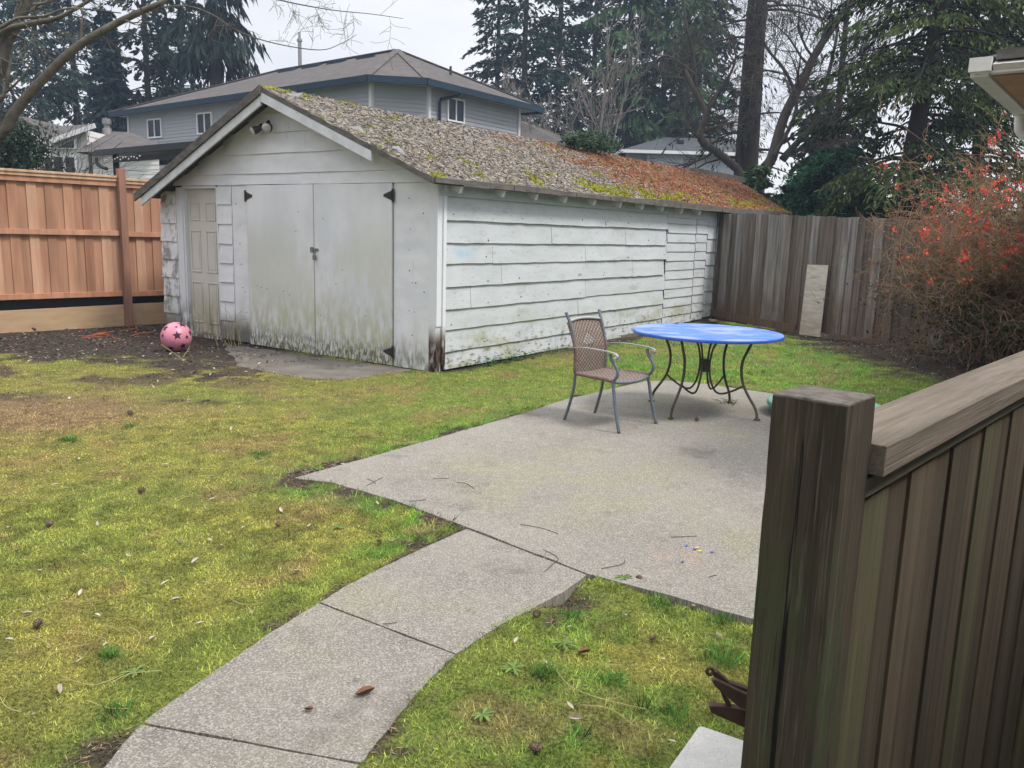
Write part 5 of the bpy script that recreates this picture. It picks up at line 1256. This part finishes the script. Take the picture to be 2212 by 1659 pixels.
# feathery cedar bushes beyond the old fence
def cedar_bush(x, Y, H, Rb, label, seed, col, n=14000, z0=.3):
    r = np.random.default_rng(seed)
    root = empty('cedar_bush', (x, Y, 0), 0, label, 'bush', 'cedar bushes beyond the old fence')
    V1, F1 = segtubes([(0, 0, -.1, .03, 0, H * .5, .09, .05), (.03, 0, H * .5, 0, .02, H * .92, .05, .012)], 7)
    nb = 90; S = []
    za = r.uniform(z0, H * .97, nb); aa = r.uniform(0, 6.283, nb)
    Lb = Rb * (1 - (za / H) ** 2.2 * .85) * r.uniform(.7, 1.1, nb)
    i = r.integers(0, nb, n); s = r.uniform(.25, 1.03, n)
    d = np.stack([np.cos(aa), np.sin(aa), 0 * aa], 1)
    P = d[i] * (Lb[i] * s)[:, None]; P[:, 2] = za[i] + Lb[i] * (.45 * s - .40 * s * s) + r.normal(0, .05, n)
    P[:, :2] += r.normal(0, .13, (n, 2)) * Rb * .8
    for k in range(nb): S.append((0, 0, za[k], *(d[k] * Lb[k] * .9 + np.array([0, 0, za[k] + Lb[k] * .08])), .014, .004))
    V, F = segtubes(S, 4); V = np.concatenate([V1, V]); F = np.concatenate([F1, F + len(V1)]); npmesh('stem', V, F, np.ones((len(V), 3)), M['bark_dark'], root)
    U = d[i] * .8 + r.normal(0, .45, (n, 3)); U[:, 2] -= .25; U /= np.linalg.norm(U, axis=1)[:, None]
    Wv = np.cross(U, r.normal(0, 1, (n, 3))); Wv /= np.linalg.norm(Wv, axis=1)[:, None]
    q = r.uniform(.05, .13, n)
    C = np.array(col) * r.uniform(.5, 1.6, n)[:, None] * (1 + .35 * r.normal(0, 1, (nb, 1))[i]).clip(.4, 1.8)
    V, F, C = cards(P, U * q[:, None], Wv * (q * .30)[:, None], C); npmesh('foliage', V, F, C, M['needles'], root)
for a in ((1640, 25, 3.75, 1.0, 'light green cedar bush below the thick trunk', 31, (.052, .090, .040)), (1790, 23.5, 4.15, 1.6, 'largest dark green cedar bush above the grey fence', 32, (.024, .066, .034)), (1715, 25.5, 3.4, 1.2, 'dark cedar bush behind the end of the mossy roof', 33, (.022, .058, .034)), (1880, 22, 3.1, 1.2, 'low cedar bush beside the red flowering bush', 34, (.026, .062, .030)), (1985, 19, 2.9, 1.1, 'shaded cedar bush half hidden by red flowers', 35, (.022, .050, .022))):
    cedar_bush(at_x(a[0], a[1]), a[1], a[2], a[3], a[4], a[5], a[6])

# bare trees in the distance
GB = 'bare trees between the houses and the conifers'
for a in ((1040, 47, 8.0, 'faint bare tree against the open sky beside the hip roof', 41, .07, 2), (1120, 44, 8.4, 'bare many stemmed tree above the lower roof', 42, .08, 3), (1180, 42, 8.8, 'pale bare tree right of the lower roof', 43, .09, 2), (1248, 40, 11.5, 'tallest pale bare tree with forked stem', 44, .12, 1), (1300, 41, 10.5, 'bare tree close beside the tallest pale one', 45, .10, 1), (1375, 58, 9.5, 'bare grey tree left of the blue house', 46, .08, 3), (1435, 57, 8.5, 'low bare thicket at the corner of the blue house', 47, .06, 4)):
    bare_tree(at_x(a[0], a[1]), a[1], a[2], a[3], GB, a[4], a[5], 4, M['twig'], a[6])

# the leaning bare tree and its crooked limbs
r_ = np.random.default_rng(77); S = []
T = lambda L_, Y: [px(x, y, Y) for x, y in L_]
b0 = px(1645, 430, 27); b0.z = 0
limb(S, [b0, px(1640, 400, 27)] + T([(1668, 340), (1694, 253), (1733, 176), (1768, 105), (1838, 0), (1885, -70)], 27), .20, .085, r_, 14, 1.7, 2, tw=(.35, 1))
limb(S, T([(1690, 345), (1715, 316), (1750, 281), (1790, 274), (1850, 262)], 27), .13, .03, r_, 9, 1.2, 2)
limb(S, T([(1735, 300), (1764, 258), (1780, 197), (1796, 134), (1807, 80), (1812, 30)], 26.5), .09, .03, r_, 12, 1.2, 2)
limb(S, T([(1790, 274), (1810, 228), (1838, 158), (1873, 140), (1930, 128)], 26.2), .07, .02, r_, 10, 1.0, 2)
limb(S, T([(1672, 335), (1720, 240), (1700, 160), (1650, 90), (1660, 10)], 26.8), .07, .03, r_, 8, 1.5, 2)
bare_from(S, b0.x, 27, 'bare_tree', 'leaning bare tree with thick slanting stem above the cedar bushes', 'bare trees near the old fence', M['bark'])
S = []; b0 = px(1600, 440, 28); b0.z = 0
limb(S, [b0, px(1600, 400, 28)] + T([(1575, 350), (1518, 306), (1515, 280), (1525, 246), (1504, 205), (1478, 151)], 28), .16, .085, r_, 11, 1.7, 2, tw=(.3, 1))
limb(S, T([(1504, 205), (1497, 120), (1480, 40), (1475, -40)], 28.2), .07, .03, r_, 9, 1.7, 2)
limb(S, T([(1520, 250), (1560, 190), (1590, 120), (1560, 40)], 28), .06, .02, r_, 9, 1.6, 2)
limb(S, T([(1500, 160), (1440, 120), (1400, 150), (1380, 170)], 28), .035, .01, r_, 6, .8, 1)
bare_from(S, b0.x, 28, 'bare_tree', 'crooked bare tree with broken limb before the blue house', 'bare trees near the old fence', M['bark'])

# maple branches reaching in at the upper left
S = []; YB = 9.6; r_ = np.random.default_rng(99)
root = Vector((-7.55, 9.3, 0)); fork = px(-70, 330, YB)
limb(S, [root, Vector((-7.45, 9.35, 1.0)), Vector((-7.15, 9.5, 1.9)), fork], .14, .075, r_, 0)
limb(S, [fork] + T([(0, 290), (30, 245), (75, 190), (155, 110), (230, 62), (300, 27), (362, 0), (440, -35)], YB), .070, .022, r_, 7, .5, 1, tw=(.1, 1), rmin=.003)
limb(S, [Vector((-7.15, 9.5, 1.9)), px(-90, 250, 9.9)] + T([(0, 150), (15, 90), (37, 50), (55, 12), (75, -40)], 9.9), .085, .045, r_, 6, .5, 1, rmin=.003)
limb(S, [px(-90, 120, 9.9)] + T([(0, 72), (50, 54), (112, 43), (150, 26), (200, -4), (250, -40)], 9.8), .04, .016, r_, 5, .5, 1, rmin=.003)
limb(S, [px(-60, 75, 9.7)] + T([(0, 60), (38, 40), (95, 35), (150, 18), (260, 28)], 9.7), .026, .006, r_, 6, .45, 1, rmin=.003)
limb(S, [px(-40, 260, 9.3)] + T([(0, 215), (10, 200), (18, 160), (25, 120)], 9.3), .035, .014, r_, 4, .35, 1, rmin=.003)
limb(S, T([(10, 200), (35, 180), (68, 138)], 9.3), .02, .006, r_, 4, .3, 1, rmin=.003)
limb(S, T([(300, 27), (390, 12), (455, 30), (520, 70), (600, 95), (690, 108), (735, 95), (770, 75)], YB), .010, .0025, r_, 9, .42, 1, tw=(.35, 1), rmin=.0017, wig=.3, up=-.05)
limb(S, T([(440, -35), (560, -10), (640, 8), (720, 22), (800, 30), (870, 40)], YB), .009, .0025, r_, 14, .40, 1, tw=(.2, 1), rmin=.0017, wig=.3, up=-.15)
bare_from(S, -7.55, 9.3, 'maple_tree', 'bare maple with smooth branches reaching in from the left', None, M['branch_near'])

# dark laurel bush behind the cedar fence
def leaf_bush(name, x, Y, H, Rb, label, seed, n, col, ls=.05, z0=.2):
    r = np.random.default_rng(seed); root = empty(name, (x, Y, 0), 0, label, 'bush')
    S = []
    for k in range(26):
        a = r.uniform(0, 6.28); grow(S, (r.normal(0, .15), r.normal(0, .15), 0), (math.cos(a) * .5, math.sin(a) * .5, 1.2), H * r.uniform(.7, 1.0), .022, 1, r, up=.2, rmin=.004)
    V, F = segtubes(S, 4); npmesh('stems', V, F, np.ones((len(V), 3)), M['bark'], root)
    k = 60; ctr = np.stack([r.normal(0, Rb * .5, k), r.normal(0, Rb * .5, k), r.uniform(z0 + .2, H, k)], 1)
    i = r.integers(0, k, n); P = ctr[i] + r.normal(0, .20, (n, 3))
    U = r.normal(0, 1, (n, 3)); U /= np.linalg.norm(U, axis=1)[:, None]; Wv = np.cross(U, r.normal(0, 1, (n, 3))); Wv /= np.linalg.norm(Wv, axis=1)[:, None]
    q = ls * r.uniform(.6, 1.3, n); C = np.array(col) * r.uniform(.5, 1.7, n)[:, None] * (1 + .3 * r.normal(0, 1, (k, 1))[i]).clip(.4, 1.7)
    V, F, C = cards(P, U * q[:, None], Wv * (q * .42)[:, None], C); npmesh('foliage', V, F, C, M['leaves'], root)
leaf_bush('laurel_bush', at_x(28, 17), 17.0, 3.30, .72, 'dark green laurel bush above the cedar fence', 51, 11000, (.024, .042, .026), .055)
leaf_bush('bare_shrub', at_x(92, 17.5), 17.5, 3.1, .35, 'thin leafed shrub beside the laurel over the cedar fence', 52, 260, (.06, .07, .045), .04)

# red flowering quince
r = np.random.default_rng(61); qx, qy = 7.15, 11.3
qb = empty('quince_bush', (qx, qy, 0), 0, 'tangled bush with coral red blossoms beside the old fence', 'bush')
S, tipP, tipD = [], [], []
def arch(p, d, L_, r0, lvl, sag):
    n = 8 if lvl == 2 else 5; rr = r0
    for k in range(n):
        d = d + r.normal(0, .15, 3) + np.array([0, 0, -sag * (k / n)]); d /= np.linalg.norm(d)
        p1 = p + d * L_ / n; r1 = max(.0028, r0 * (1 - .8 * (k + 1) / n)); S.append((*p, *p1, rr, r1)); rr = r1
        for _ in range(2):
          if rr < .008: tipP.append(p + (p1 - p) * r.random())
        p = p1
        if lvl > 0 and k > 0:
            for _ in range(2):
                e = r.normal(0, 1, 3); e -= d * (e @ d); e /= np.linalg.norm(e)
                arch(p, d * .6 + e * .9, L_ * r.uniform(.22, .42), max(.0032, rr * .62), lvl - 1, sag * .6)
for k in range(74):
    a = r.uniform(0, 6.283); t = r.uniform(.15, 1.15)
    if k % 4 == 0: a = math.pi + r.normal(0, .5); t = r.uniform(.15, .62)
    arch(np.array([r.normal(0, .38), r.normal(0, .38), 0.0]), np.array([math.cos(a) * t, math.sin(a) * t, 1.15]), r.uniform(1.9, 3.1), .014, 2, .22 + .15 * t)
S = np.array(S); V, F = segtubes(S, 3); npmesh('stems', V, F, np.ones((len(V), 3)), M['quince_stem'], qb)
tipP = np.array(tipP); n = len(tipP)
i = r.integers(0, n, 30000); P = tipP[i] + r.normal(0, .012, (len(i), 3)); P = P[(P[:, 2] > .1) & ((P[:, 0] > -1.7) | (r.random(len(P)) < .3))]; m = len(P)
U = r.normal(0, 1, (m, 3)); U /= np.linalg.norm(U, axis=1)[:, None]; Wv = np.cross(U, r.normal(0, 1, (m, 3))); Wv /= np.linalg.norm(Wv, axis=1)[:, None]
q = r.uniform(.010, .022, m); pal = np.array([(.23, .185, .07), (.25, .13, .07), (.12, .14, .045), (.32, .11, .075)])
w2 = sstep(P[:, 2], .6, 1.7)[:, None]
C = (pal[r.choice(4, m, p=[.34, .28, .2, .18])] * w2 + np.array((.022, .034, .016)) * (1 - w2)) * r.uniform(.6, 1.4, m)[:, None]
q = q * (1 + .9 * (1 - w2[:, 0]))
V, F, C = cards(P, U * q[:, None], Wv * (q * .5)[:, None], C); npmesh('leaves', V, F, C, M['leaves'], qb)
rad = np.hypot(tipP[:, 0], tipP[:, 1]); cand = np.where((tipP[:, 2] > 1.0) & (tipP[:, 2] > 1.75 - rad * .45) & (rad > .4))[0]
up_ = cand[(tipP[cand, 2] > 1.3) & (tipP[cand, 0] > -1.5)]; cl_ = np.concatenate([r.choice(up_, 250), r.choice(cand, 70)]); P = np.repeat(tipP[cl_], 9, 0) + r.normal(0, .026, (len(cl_) * 9, 3))
sm = r.choice(cand, 1500); P = np.concatenate([P, tipP[sm]]); m = len(P)
U = r.normal(0, 1, (m, 3)); U /= np.linalg.norm(U, axis=1)[:, None]; Wv = np.cross(U, r.normal(0, 1, (m, 3))); Wv /= np.linalg.norm(Wv, axis=1)[:, None]
q = r.uniform(.014, .028, m); q[len(cl_) * 9:] *= .6
C = np.array((.80, .075, .07)) * r.uniform(.6, 1.2, m)[:, None]; C[:, 1] *= r.uniform(.7, 2.2, m)
V, F, C = cards(P, U * q[:, None], Wv * (q * .85)[:, None], C); npmesh('blossoms', V, F, C, M['petal'], qb)

# evergreen bough lying over the shed ridge
r = np.random.default_rng(71); bo = empty('fallen_bough', (SH_O[0], SH_O[1], 0), SH_A, 'green conifer bough lying across the shed ridge', 'bough')
S = []; ctr = []
for k in range(26):
    u0 = r.uniform(6.4, 8.0); p = np.array([u0, RIDV - r.uniform(.05, .35), RIDZ + .02]); e = p + np.array([r.uniform(.2, .7), r.uniform(-.5, .1), r.uniform(.02, .28)])
    S.append((*p, *e, .012, .004)); ctr += [p + (e - p) * t for t in r.random(60)]
V, F = segtubes(S, 4); npmesh('stems', V, F, np.ones((len(V), 3)), M['bark_dark'], bo)
P = np.array(ctr) + r.normal(0, .05, (len(ctr), 3)); m = len(P); U = r.normal(0, 1, (m, 3)) + [.5, 0, .5]; U /= np.linalg.norm(U, axis=1)[:, None]; Wv = np.cross(U, r.normal(0, 1, (m, 3))); Wv /= np.linalg.norm(Wv, axis=1)[:, None]
C = np.array((.055, .095, .055)) * r.uniform(.5, 1.5, m)[:, None]
V, F, C = cards(P, U * .06, Wv * .014, C); npmesh('needles', V, F, C, M['needles'], bo)

# small plants: ivy at the foot of the shed, dandelion rosettes in the lawn
def rosette(name, p, n, L_, w_, col, seed, label, cat, group=None, up=.22):
    r = np.random.default_rng(seed); mb = MB()
    for k in range(n):
        a = 6.283 * k / n + r.normal(0, .2); l_ = L_ * r.uniform(.6, 1.2); d = Vector((math.cos(a), math.sin(a), 0)); s_ = Vector((-d.y, d.x, 0)); u_ = up * r.uniform(.4, 1.4)
        mb.col = tuple(np.array(col) * r.uniform(.7, 1.35))
        pt = [(0, .15, 0), (.3, .6, .22), (.65, 1, .25), (.88, .7, .14), (1, .06, .02)]
        for (a0, b0, c0), (a1, b1, c1) in zip(pt[:-1], pt[1:]):
            z = Vector((0, 0, 1))
            mb.poly([d * l_ * a0 - s_ * w_ * b0 + z * u_ * l_ * c0 * 2, d * l_ * a1 - s_ * w_ * b1 + z * u_ * l_ * c1 * 2, d * l_ * a1 + s_ * w_ * b1 + z * u_ * l_ * c1 * 2, d * l_ * a0 + s_ * w_ * b0 + z * u_ * l_ * c0 * 2])
    o = mb.build(name, M['leaves']); o.location = p; return tag(o, label, cat, group)
def on_lawn(x, y, dz=.004):
    p = gp(x, y, -.02); return Vector((p.x, p.y, float(gz(np.array([p.x]), np.array([p.y]))[0]) + dz))
for i, (x, y, t) in enumerate(((731, 1142, 'dandelion rosette in the lawn by the patio notch'), (1218, 1398, 'dandelion rosette in the grass right of the path'), (1110, 1448, 'wide dandelion rosette beside the path curve'), (1042, 1552, 'small dandelion rosette at the lower path edge'), (1345, 1255, 'tiny rosette near the patio corner'), (292, 1458, 'greyish rosette in the lower left lawn'))):
    rosette('dandelion', on_lawn(x, y, .012), 11, .045 if i not in (1, 2) else .06, .0055, (.12, .18, .055), 200 + i, t, 'weed', 'dandelions in the lawn')
S = []; r = np.random.default_rng(88); mb = MB()
for k in range(420):
    u0 = r.choice([r.normal(.95, .28), r.normal(1.55, .25), r.normal(2.3, .4), r.uniform(.5, 5)], p=[.35, .3, .2, .15]); p = Vector((u0, -.06 - abs(r.normal(0, .09)), -.03 + abs(r.normal(0, .055))))
    a = r.uniform(0, 6.28); s_ = r.uniform(.012, .028); d = Vector((math.cos(a), math.sin(a), r.uniform(-.3, .5))) * s_; q = Vector((-math.sin(a), math.cos(a), r.uniform(-.3, .3))) * s_ * .7
    mb.col = tuple(np.array((.035, .10, .03)) * r.uniform(.6, 1.5)); mb.poly([p - d, p + q, p + d, p - q])
iv = mb.build('ivy', M['leaves']); iv.location = (SH_O[0], SH_O[1], 0); iv.rotation_euler = (0, 0, SH_A); tag(iv, 'low ivy patch at the foot of the white side wall', 'ivy')
mb = MB(); r = np.random.default_rng(89)
for k in range(24):
    a = r.uniform(0, 6.28); p = Vector((math.cos(a) * r.uniform(0, .09), math.sin(a) * r.uniform(0, .09), 0)); e = p + Vector((math.cos(a) * r.uniform(.03, .14), math.sin(a) * r.uniform(.02, .1), r.uniform(.01, .05)))
    mb.col = (.10, .12, .045); mb.tube([p, (p + e) / 2 + Vector((0, 0, .02)), e], [.0025, .002, .001], 4)
wd_ = mb.build('weed_tuft', M['leaves']); wd_.location = (2.16, 8.02, .003); tag(wd_, 'small weed tuft at a rear foot of the blue table', 'weed')
mb = MB(); r = np.random.default_rng(90)
for k in range(9):
    p = Vector((r.uniform(-.25, .35), r.uniform(-.12, .12), 0)); q = [p]
    d = Vector((r.normal(0, .35), r.normal(0, .2), 1)).normalized()
    for j in range(5): d = (d + Vector((r.normal(0, .25), r.normal(0, .15), -.12 * j))).normalized(); q.append(q[-1] + d * r.uniform(.08, .16))
    mb.tube(q, [.005, .005, .004, .004, .003, .002], 4)
dw = mb.build('dead_weed', M['dry_stem']); dw.location = (-3.85, 11.25, -.04); tag(dw, 'dead pale weed stems in front of the cream shed door', 'weed')
mb = MB(); pb_ = gp(330, 742, .0)
mb.tube(smooth([gp(348, 744, .12), gp(372, 760, .04), gp(400, 780, -.02), gp(428, 792, -.02)]), .0032, 5); mb.tube(smooth([gp(395, 772, .02), gp(408, 752, .10), gp(412, 735, .2)]), .0026, 5)
tag(mb.build('dead_stalk', M['dry_stem']), 'pale dead stem leaning across the pink ball', 'stem')

# ------------------------------------------------------------------ litter on the lawn and the paving
def leaf_mesh(name, m, L_=.030, w_=.011, curl=.012):
    mb = MB(); pt = [(-1, .05, .3), (-.55, .8, .05), (0, 1, 0), (.5, .7, .12), (1, .05, .55)]
    for (a0, b0, c0), (a1, b1, c1) in zip(pt[:-1], pt[1:]):
        for s in (1, -1):
            f = [(a0 * L_, 0, c0 * curl), (a1 * L_, 0, c1 * curl), (a1 * L_, s * b1 * w_, c1 * curl + b1 * curl * .8), (a0 * L_, s * b0 * w_, c0 * curl + b0 * curl * .8)]
            mb.poly(f if s > 0 else f[::-1])
    o = mb.build(name, m); md = o.modifiers.new('s', 'SOLIDIFY'); md.thickness = .0012
    return o
proto = leaf_mesh('dry_leaf', M['dry_leaf']); first = True
pos = [(172, 991), (564, 1004), (460, 1039), (459, 1083), (442, 1105), (206, 1116), (156, 1133), (211, 1137), (165, 1186), (278, 1199), (390, 1175), (453, 1171), (478, 1186), (422, 1212), (86, 1238), (316, 1261), (357, 1262), (445, 1262), (174, 1286), (211, 1334), (608, 1108), (668, 1141), (525, 1144), (742, 1149), (517, 884), (467, 843), (625, 843), (358, 1008), (325, 1010), (22, 1395), (44, 1468), (173, 1439), (72, 1558), (433, 1355), (228, 1403), (1231, 1359), (1552, 1373), (1242, 1559), (1231, 1531), (1432, 1425), (1451, 1606), (875, 835), (966, 899), (826, 938), (700, 1003), (610, 858), (455, 812), (330, 835), (240, 905), (560, 790), (1080, 860), (815, 1095), (845, 1180), (540, 1330), (640, 1240), (120, 1050), (20, 1150), (60, 1330), (380, 1300), (1180, 1440), (1350, 1330), (1500, 1310), (500, 930), (150, 860), (690, 780), (620, 790), (1115, 1395), (520, 1210), (330, 1390), (130, 1500)]
r = np.random.default_rng(5)
def lay(o, p, s, rz, tilt=.35):
    o.location = p; o.scale = (s, s * r.uniform(.7, 1.2), s * r.uniform(.7, 1.8)); o.rotation_euler = (r.normal(0, tilt), r.normal(0, tilt), rz)
for x, y in pos:
    o = proto if first else proto.copy()
    if not first: COL.objects.link(o)
    first = False
    p = on_lawn(x, y, .017); lay(o, p, r.uniform(.42, .85) * (1 + .06 * max(0, p.y - 4)), r.uniform(0, 6.28))
    tag(o, 'pale curled dry leaf lying on the mossy lawn', 'leaf', 'dry leaves scattered on the lawn')
for x, y, s, t in ((790, 1498, 1.2, 'curled reddish brown leaf in the middle of the path'), (667, 1533, .6, 'small folded brown leaf on the path left of the larger one'), (1262, 1418, .9, 'orange brown leaf in the grass right of the path')):
    o = leaf_mesh('dead_leaf', M['brown_leaf'], .030, .021, .020); p = gp(x, y, .008) if x < 1000 else on_lawn(x, y, .02); o.location = p; o.scale = (s,) * 3; o.rotation_euler = (.3, .2, 2.4 + s); tag(o, t, 'leaf')
o = leaf_mesh('dry_leaf', M['dry_leaf'], .04, .014, .03); o.location = (1.62, 8.22, .762); o.rotation_euler = (.2, 0, .4); tag(o, 'curled pale leaf on the far edge of the blue tabletop', 'leaf')
# cones
def cone_mesh():
    mb = MB(); mb.lathe([(.001, -.026), (.012, -.022), (.017, -.006), (.014, .012), (.006, .024), (.001, .028)], 9)
    for k in range(44):
        t = k / 44; z = -.024 + .050 * t; rr = .019 * math.sin(math.pi * min(.98, .16 + .8 * t)) + .002; a = k * 2.39996
        d = Vector((math.cos(a), math.sin(a), .45)).normalized(); s_ = Vector((-d.y, d.x, 0)).normalized(); c = Vector((d.x * rr, d.y * rr, z))
        mb.poly([c - s_ * .005, c + d * .009 - s_ * .004, c + d * .010 + s_ * .004, c + s_ * .005])
    return mb.build('pine_cone', M['cone'])
proto = cone_mesh(); first = True
for x, y, s, on in ((107, 1142, 1.0, 1), (601, 1141, .8, 1), (83, 1358, 1.15, 1), (1159, 1341, 1.0, 1), (1156, 1628, 1.2, 1), (1410, 1381, .8, 1), (306, 1066, 1.3, 1), (1381, 1257, .9, 1), (1648, 806, 1.3, 1), (820, 1178, .7, 1), (1505, 906, 1.05, 0), (281, 898, 1.3, 1)):
    o = proto if first else proto.copy()
    if not first: COL.objects.link(o)
    first = False; o.location = on_lawn(x, y, .022) if on else gp(x, y, .02); o.scale = (s * .66,) * 3; o.rotation_euler = (1.3 + r.normal(0, .3), r.normal(0, .3), r.uniform(0, 6.28))
    tag(o, 'brown open pine cone lying in the lawn' if on else 'brown pine cone on the patio under the blue table', 'pine cone', 'pine cones dropped in the yard')
# long pale stems and dark twigs
def stem(pts, rad, m, name, label, cat, group, z=None):
    P = [(on_lawn(x, y, .018) if z is None else gp(x, y, z)) for x, y in pts]
    b = MB(); b.tube(smooth(P, 5), rad, 5); return tag(b.build(name, m), label, cat, group)
k2 = lambda L_: [(x * .3125, 1140.6 + y * .3125) for x, y in L_]
k4 = lambda L_: [(1036.9 + x * .3125, 1140.6 + y * .3125) for x, y in L_]
k3 = lambda L_: [(604.9 + x * .3125, 907.3 + y * .3125) for x, y in L_]
k1 = lambda L_: [(x * .3516, 777.7 + y * .3516) for x, y in L_]
for L_ in ([(420, 1055), (640, 1112), (860, 1040)], [(300, 1015), (380, 890), (620, 830)], [(640, 700), (760, 710), (830, 745)], [(900, 715), (975, 780), (920, 900)], [(470, 735), (620, 755), (740, 805)], [(0, 690), (150, 650), (330, 580)], [(0, 1200), (50, 1280), (150, 1315)], [(770, 1110), (900, 1040), (1120, 1025)], [(1580, 490), (1680, 545), (1830, 535)], [(410, 525), (560, 525), (700, 520)], [(600, 1225), (760, 1290), (890, 1310)], [(180, 780), (280, 800), (355, 860)]):
    stem(k2(L_), .0014, M['dry_stem'], 'straw_stalk', 'long thin straw coloured stem curved on the mossy lawn', 'stem', 'pale stems lying on the lawn')
for L_ in ([(550, 670), (620, 662), (680, 652)], [(820, 1075), (890, 1072), (955, 1095)], [(980, 1078), (1050, 1075), (1120, 1068)], [(40, 892), (130, 900), (230, 905)], [(460, 760), (520, 790), (600, 800)], [(1080, 880), (1150, 852), (1240, 850)], [(320, 808), (400, 805), (490, 785)]):
    stem(k1(L_), .0016, M['dry_stem'], 'straw_stalk', 'long thin straw coloured stem curved on the mossy lawn', 'stem', 'pale stems lying on the lawn')
for L_ in ([(510, 990), (620, 1120), (830, 1215), (1150, 1275)], [(710, 1255), (900, 1285), (1065, 1390)], [(760, 940), (860, 970), (970, 965)]):
    stem(k4(L_), .0015, M['dry_stem'], 'straw_stalk', 'long thin straw coloured stem curved on the mossy lawn', 'stem', 'pale stems lying on the lawn')
for L_ in ([(1660, 720), (1800, 745), (1925, 785)], [(1060, 405), (1120, 403), (1170, 405)], [(1220, 430), (1290, 440), (1340, 475)], [(1830, 1045), (1890, 990), (1920, 950), (1815, 892)], [(595, 455), (650, 425), (710, 395)], [(890, 560), (960, 556), (1010, 548)], [(710, 1408), (760, 1405), (805, 1398)], [(600, 405), (640, 420), (660, 440)]):
    stem(k3(L_), .0017, M['dark_twig'], 'fallen_twig', 'short dark twig lying on the grey concrete', 'twig', 'dark twigs on the concrete', .004)
for L_ in ([(840, 280), (980, 250), (1000, 220)], [(1320, 62), (1420, 58), (1500, 55)], [(1580, 340), (1610, 330), (1635, 325)]):
    stem(k4(L_), .0017, M['dark_twig'], 'fallen_twig', 'short dark twig lying on the grey concrete', 'twig', 'dark twigs on the concrete', .004)
for x, y, c, t in ((1483, 1178, 'chalk_blue', 'blue crayon stub nearest the table on the patio'), (1501, 1186, 'chalk_purple', 'purple crayon stub touching the yellow ones'), (1505, 1183, 'chalk_yellow', 'upper yellow crayon stub on the patio'), (1512, 1190, 'chalk_yellow', 'lower yellow crayon stub on the patio'), (1538, 1192, 'chalk_blue', 'blue crayon stub nearest the dark post'), (1474, 1213, 'chalk_purple', 'lone purple crayon stub near the patio edge')):
    p = gp(x, y, .007); a = r.uniform(0, 6.28); d = Vector((math.cos(a), math.sin(a), 0)) * .009
    b = MB(); b.tube([p - d, p + d * .6, p + d], [.0042, .0042, .002], 8); tag(b.build('crayon', M[c]), t, 'crayon', 'crayon stubs on the patio')
b = MB()
for k in range(7):
    p = gp(r.uniform(150, 215), r.uniform(721, 731), -.02) if k < 3 else gp(r.uniform(232, 290), r.uniform(716, 740), -.02); q = [p]
    for j in range(4): q.append(q[-1] + Vector((r.normal(.05, .07), r.normal(0, .06), abs(r.normal(0, .02)) - .006)))
    b.tube(smooth(q, 3), .0028, 5)
tag(b.build('orange_cord', M['orange']), 'frayed orange cord on the dark soil by the cedar fence', 'cord')
b = MB(); b.tube(smooth([gp(36, 700, .02), gp(55, 704, .05), gp(78, 712, .0)]), .018, 6); tag(b.build('fallen_branch', M['dark_twig']), 'dark stick leaning against the pale base plank', 'stick')

# ------------------------------------------------------------------ damp air that pales the far trees
HZ = 0.0011
if HZ:
    hb = MB(); hb.span((-131, -61, -1.1), (131, 141, 33.5)); hz = hb.build('haze', None)
    m = bpy.data.materials.new('damp_air'); m.use_nodes = True; m.node_tree.nodes.clear()
    o_ = m.node_tree.nodes.new('ShaderNodeOutputMaterial'); v_ = m.node_tree.nodes.new('ShaderNodeVolumePrincipled')
    v_.inputs['Color'].default_value = (.58, .74, 1.0, 1); v_.inputs['Density'].default_value = HZ; v_.inputs['Anisotropy'].default_value = .2
    m.node_tree.links.new(v_.outputs[0], o_.inputs['Volume']); hz.data.materials.append(m)
    tag(hz, 'thin pale damp air over the whole yard', 'haze', kind='stuff')
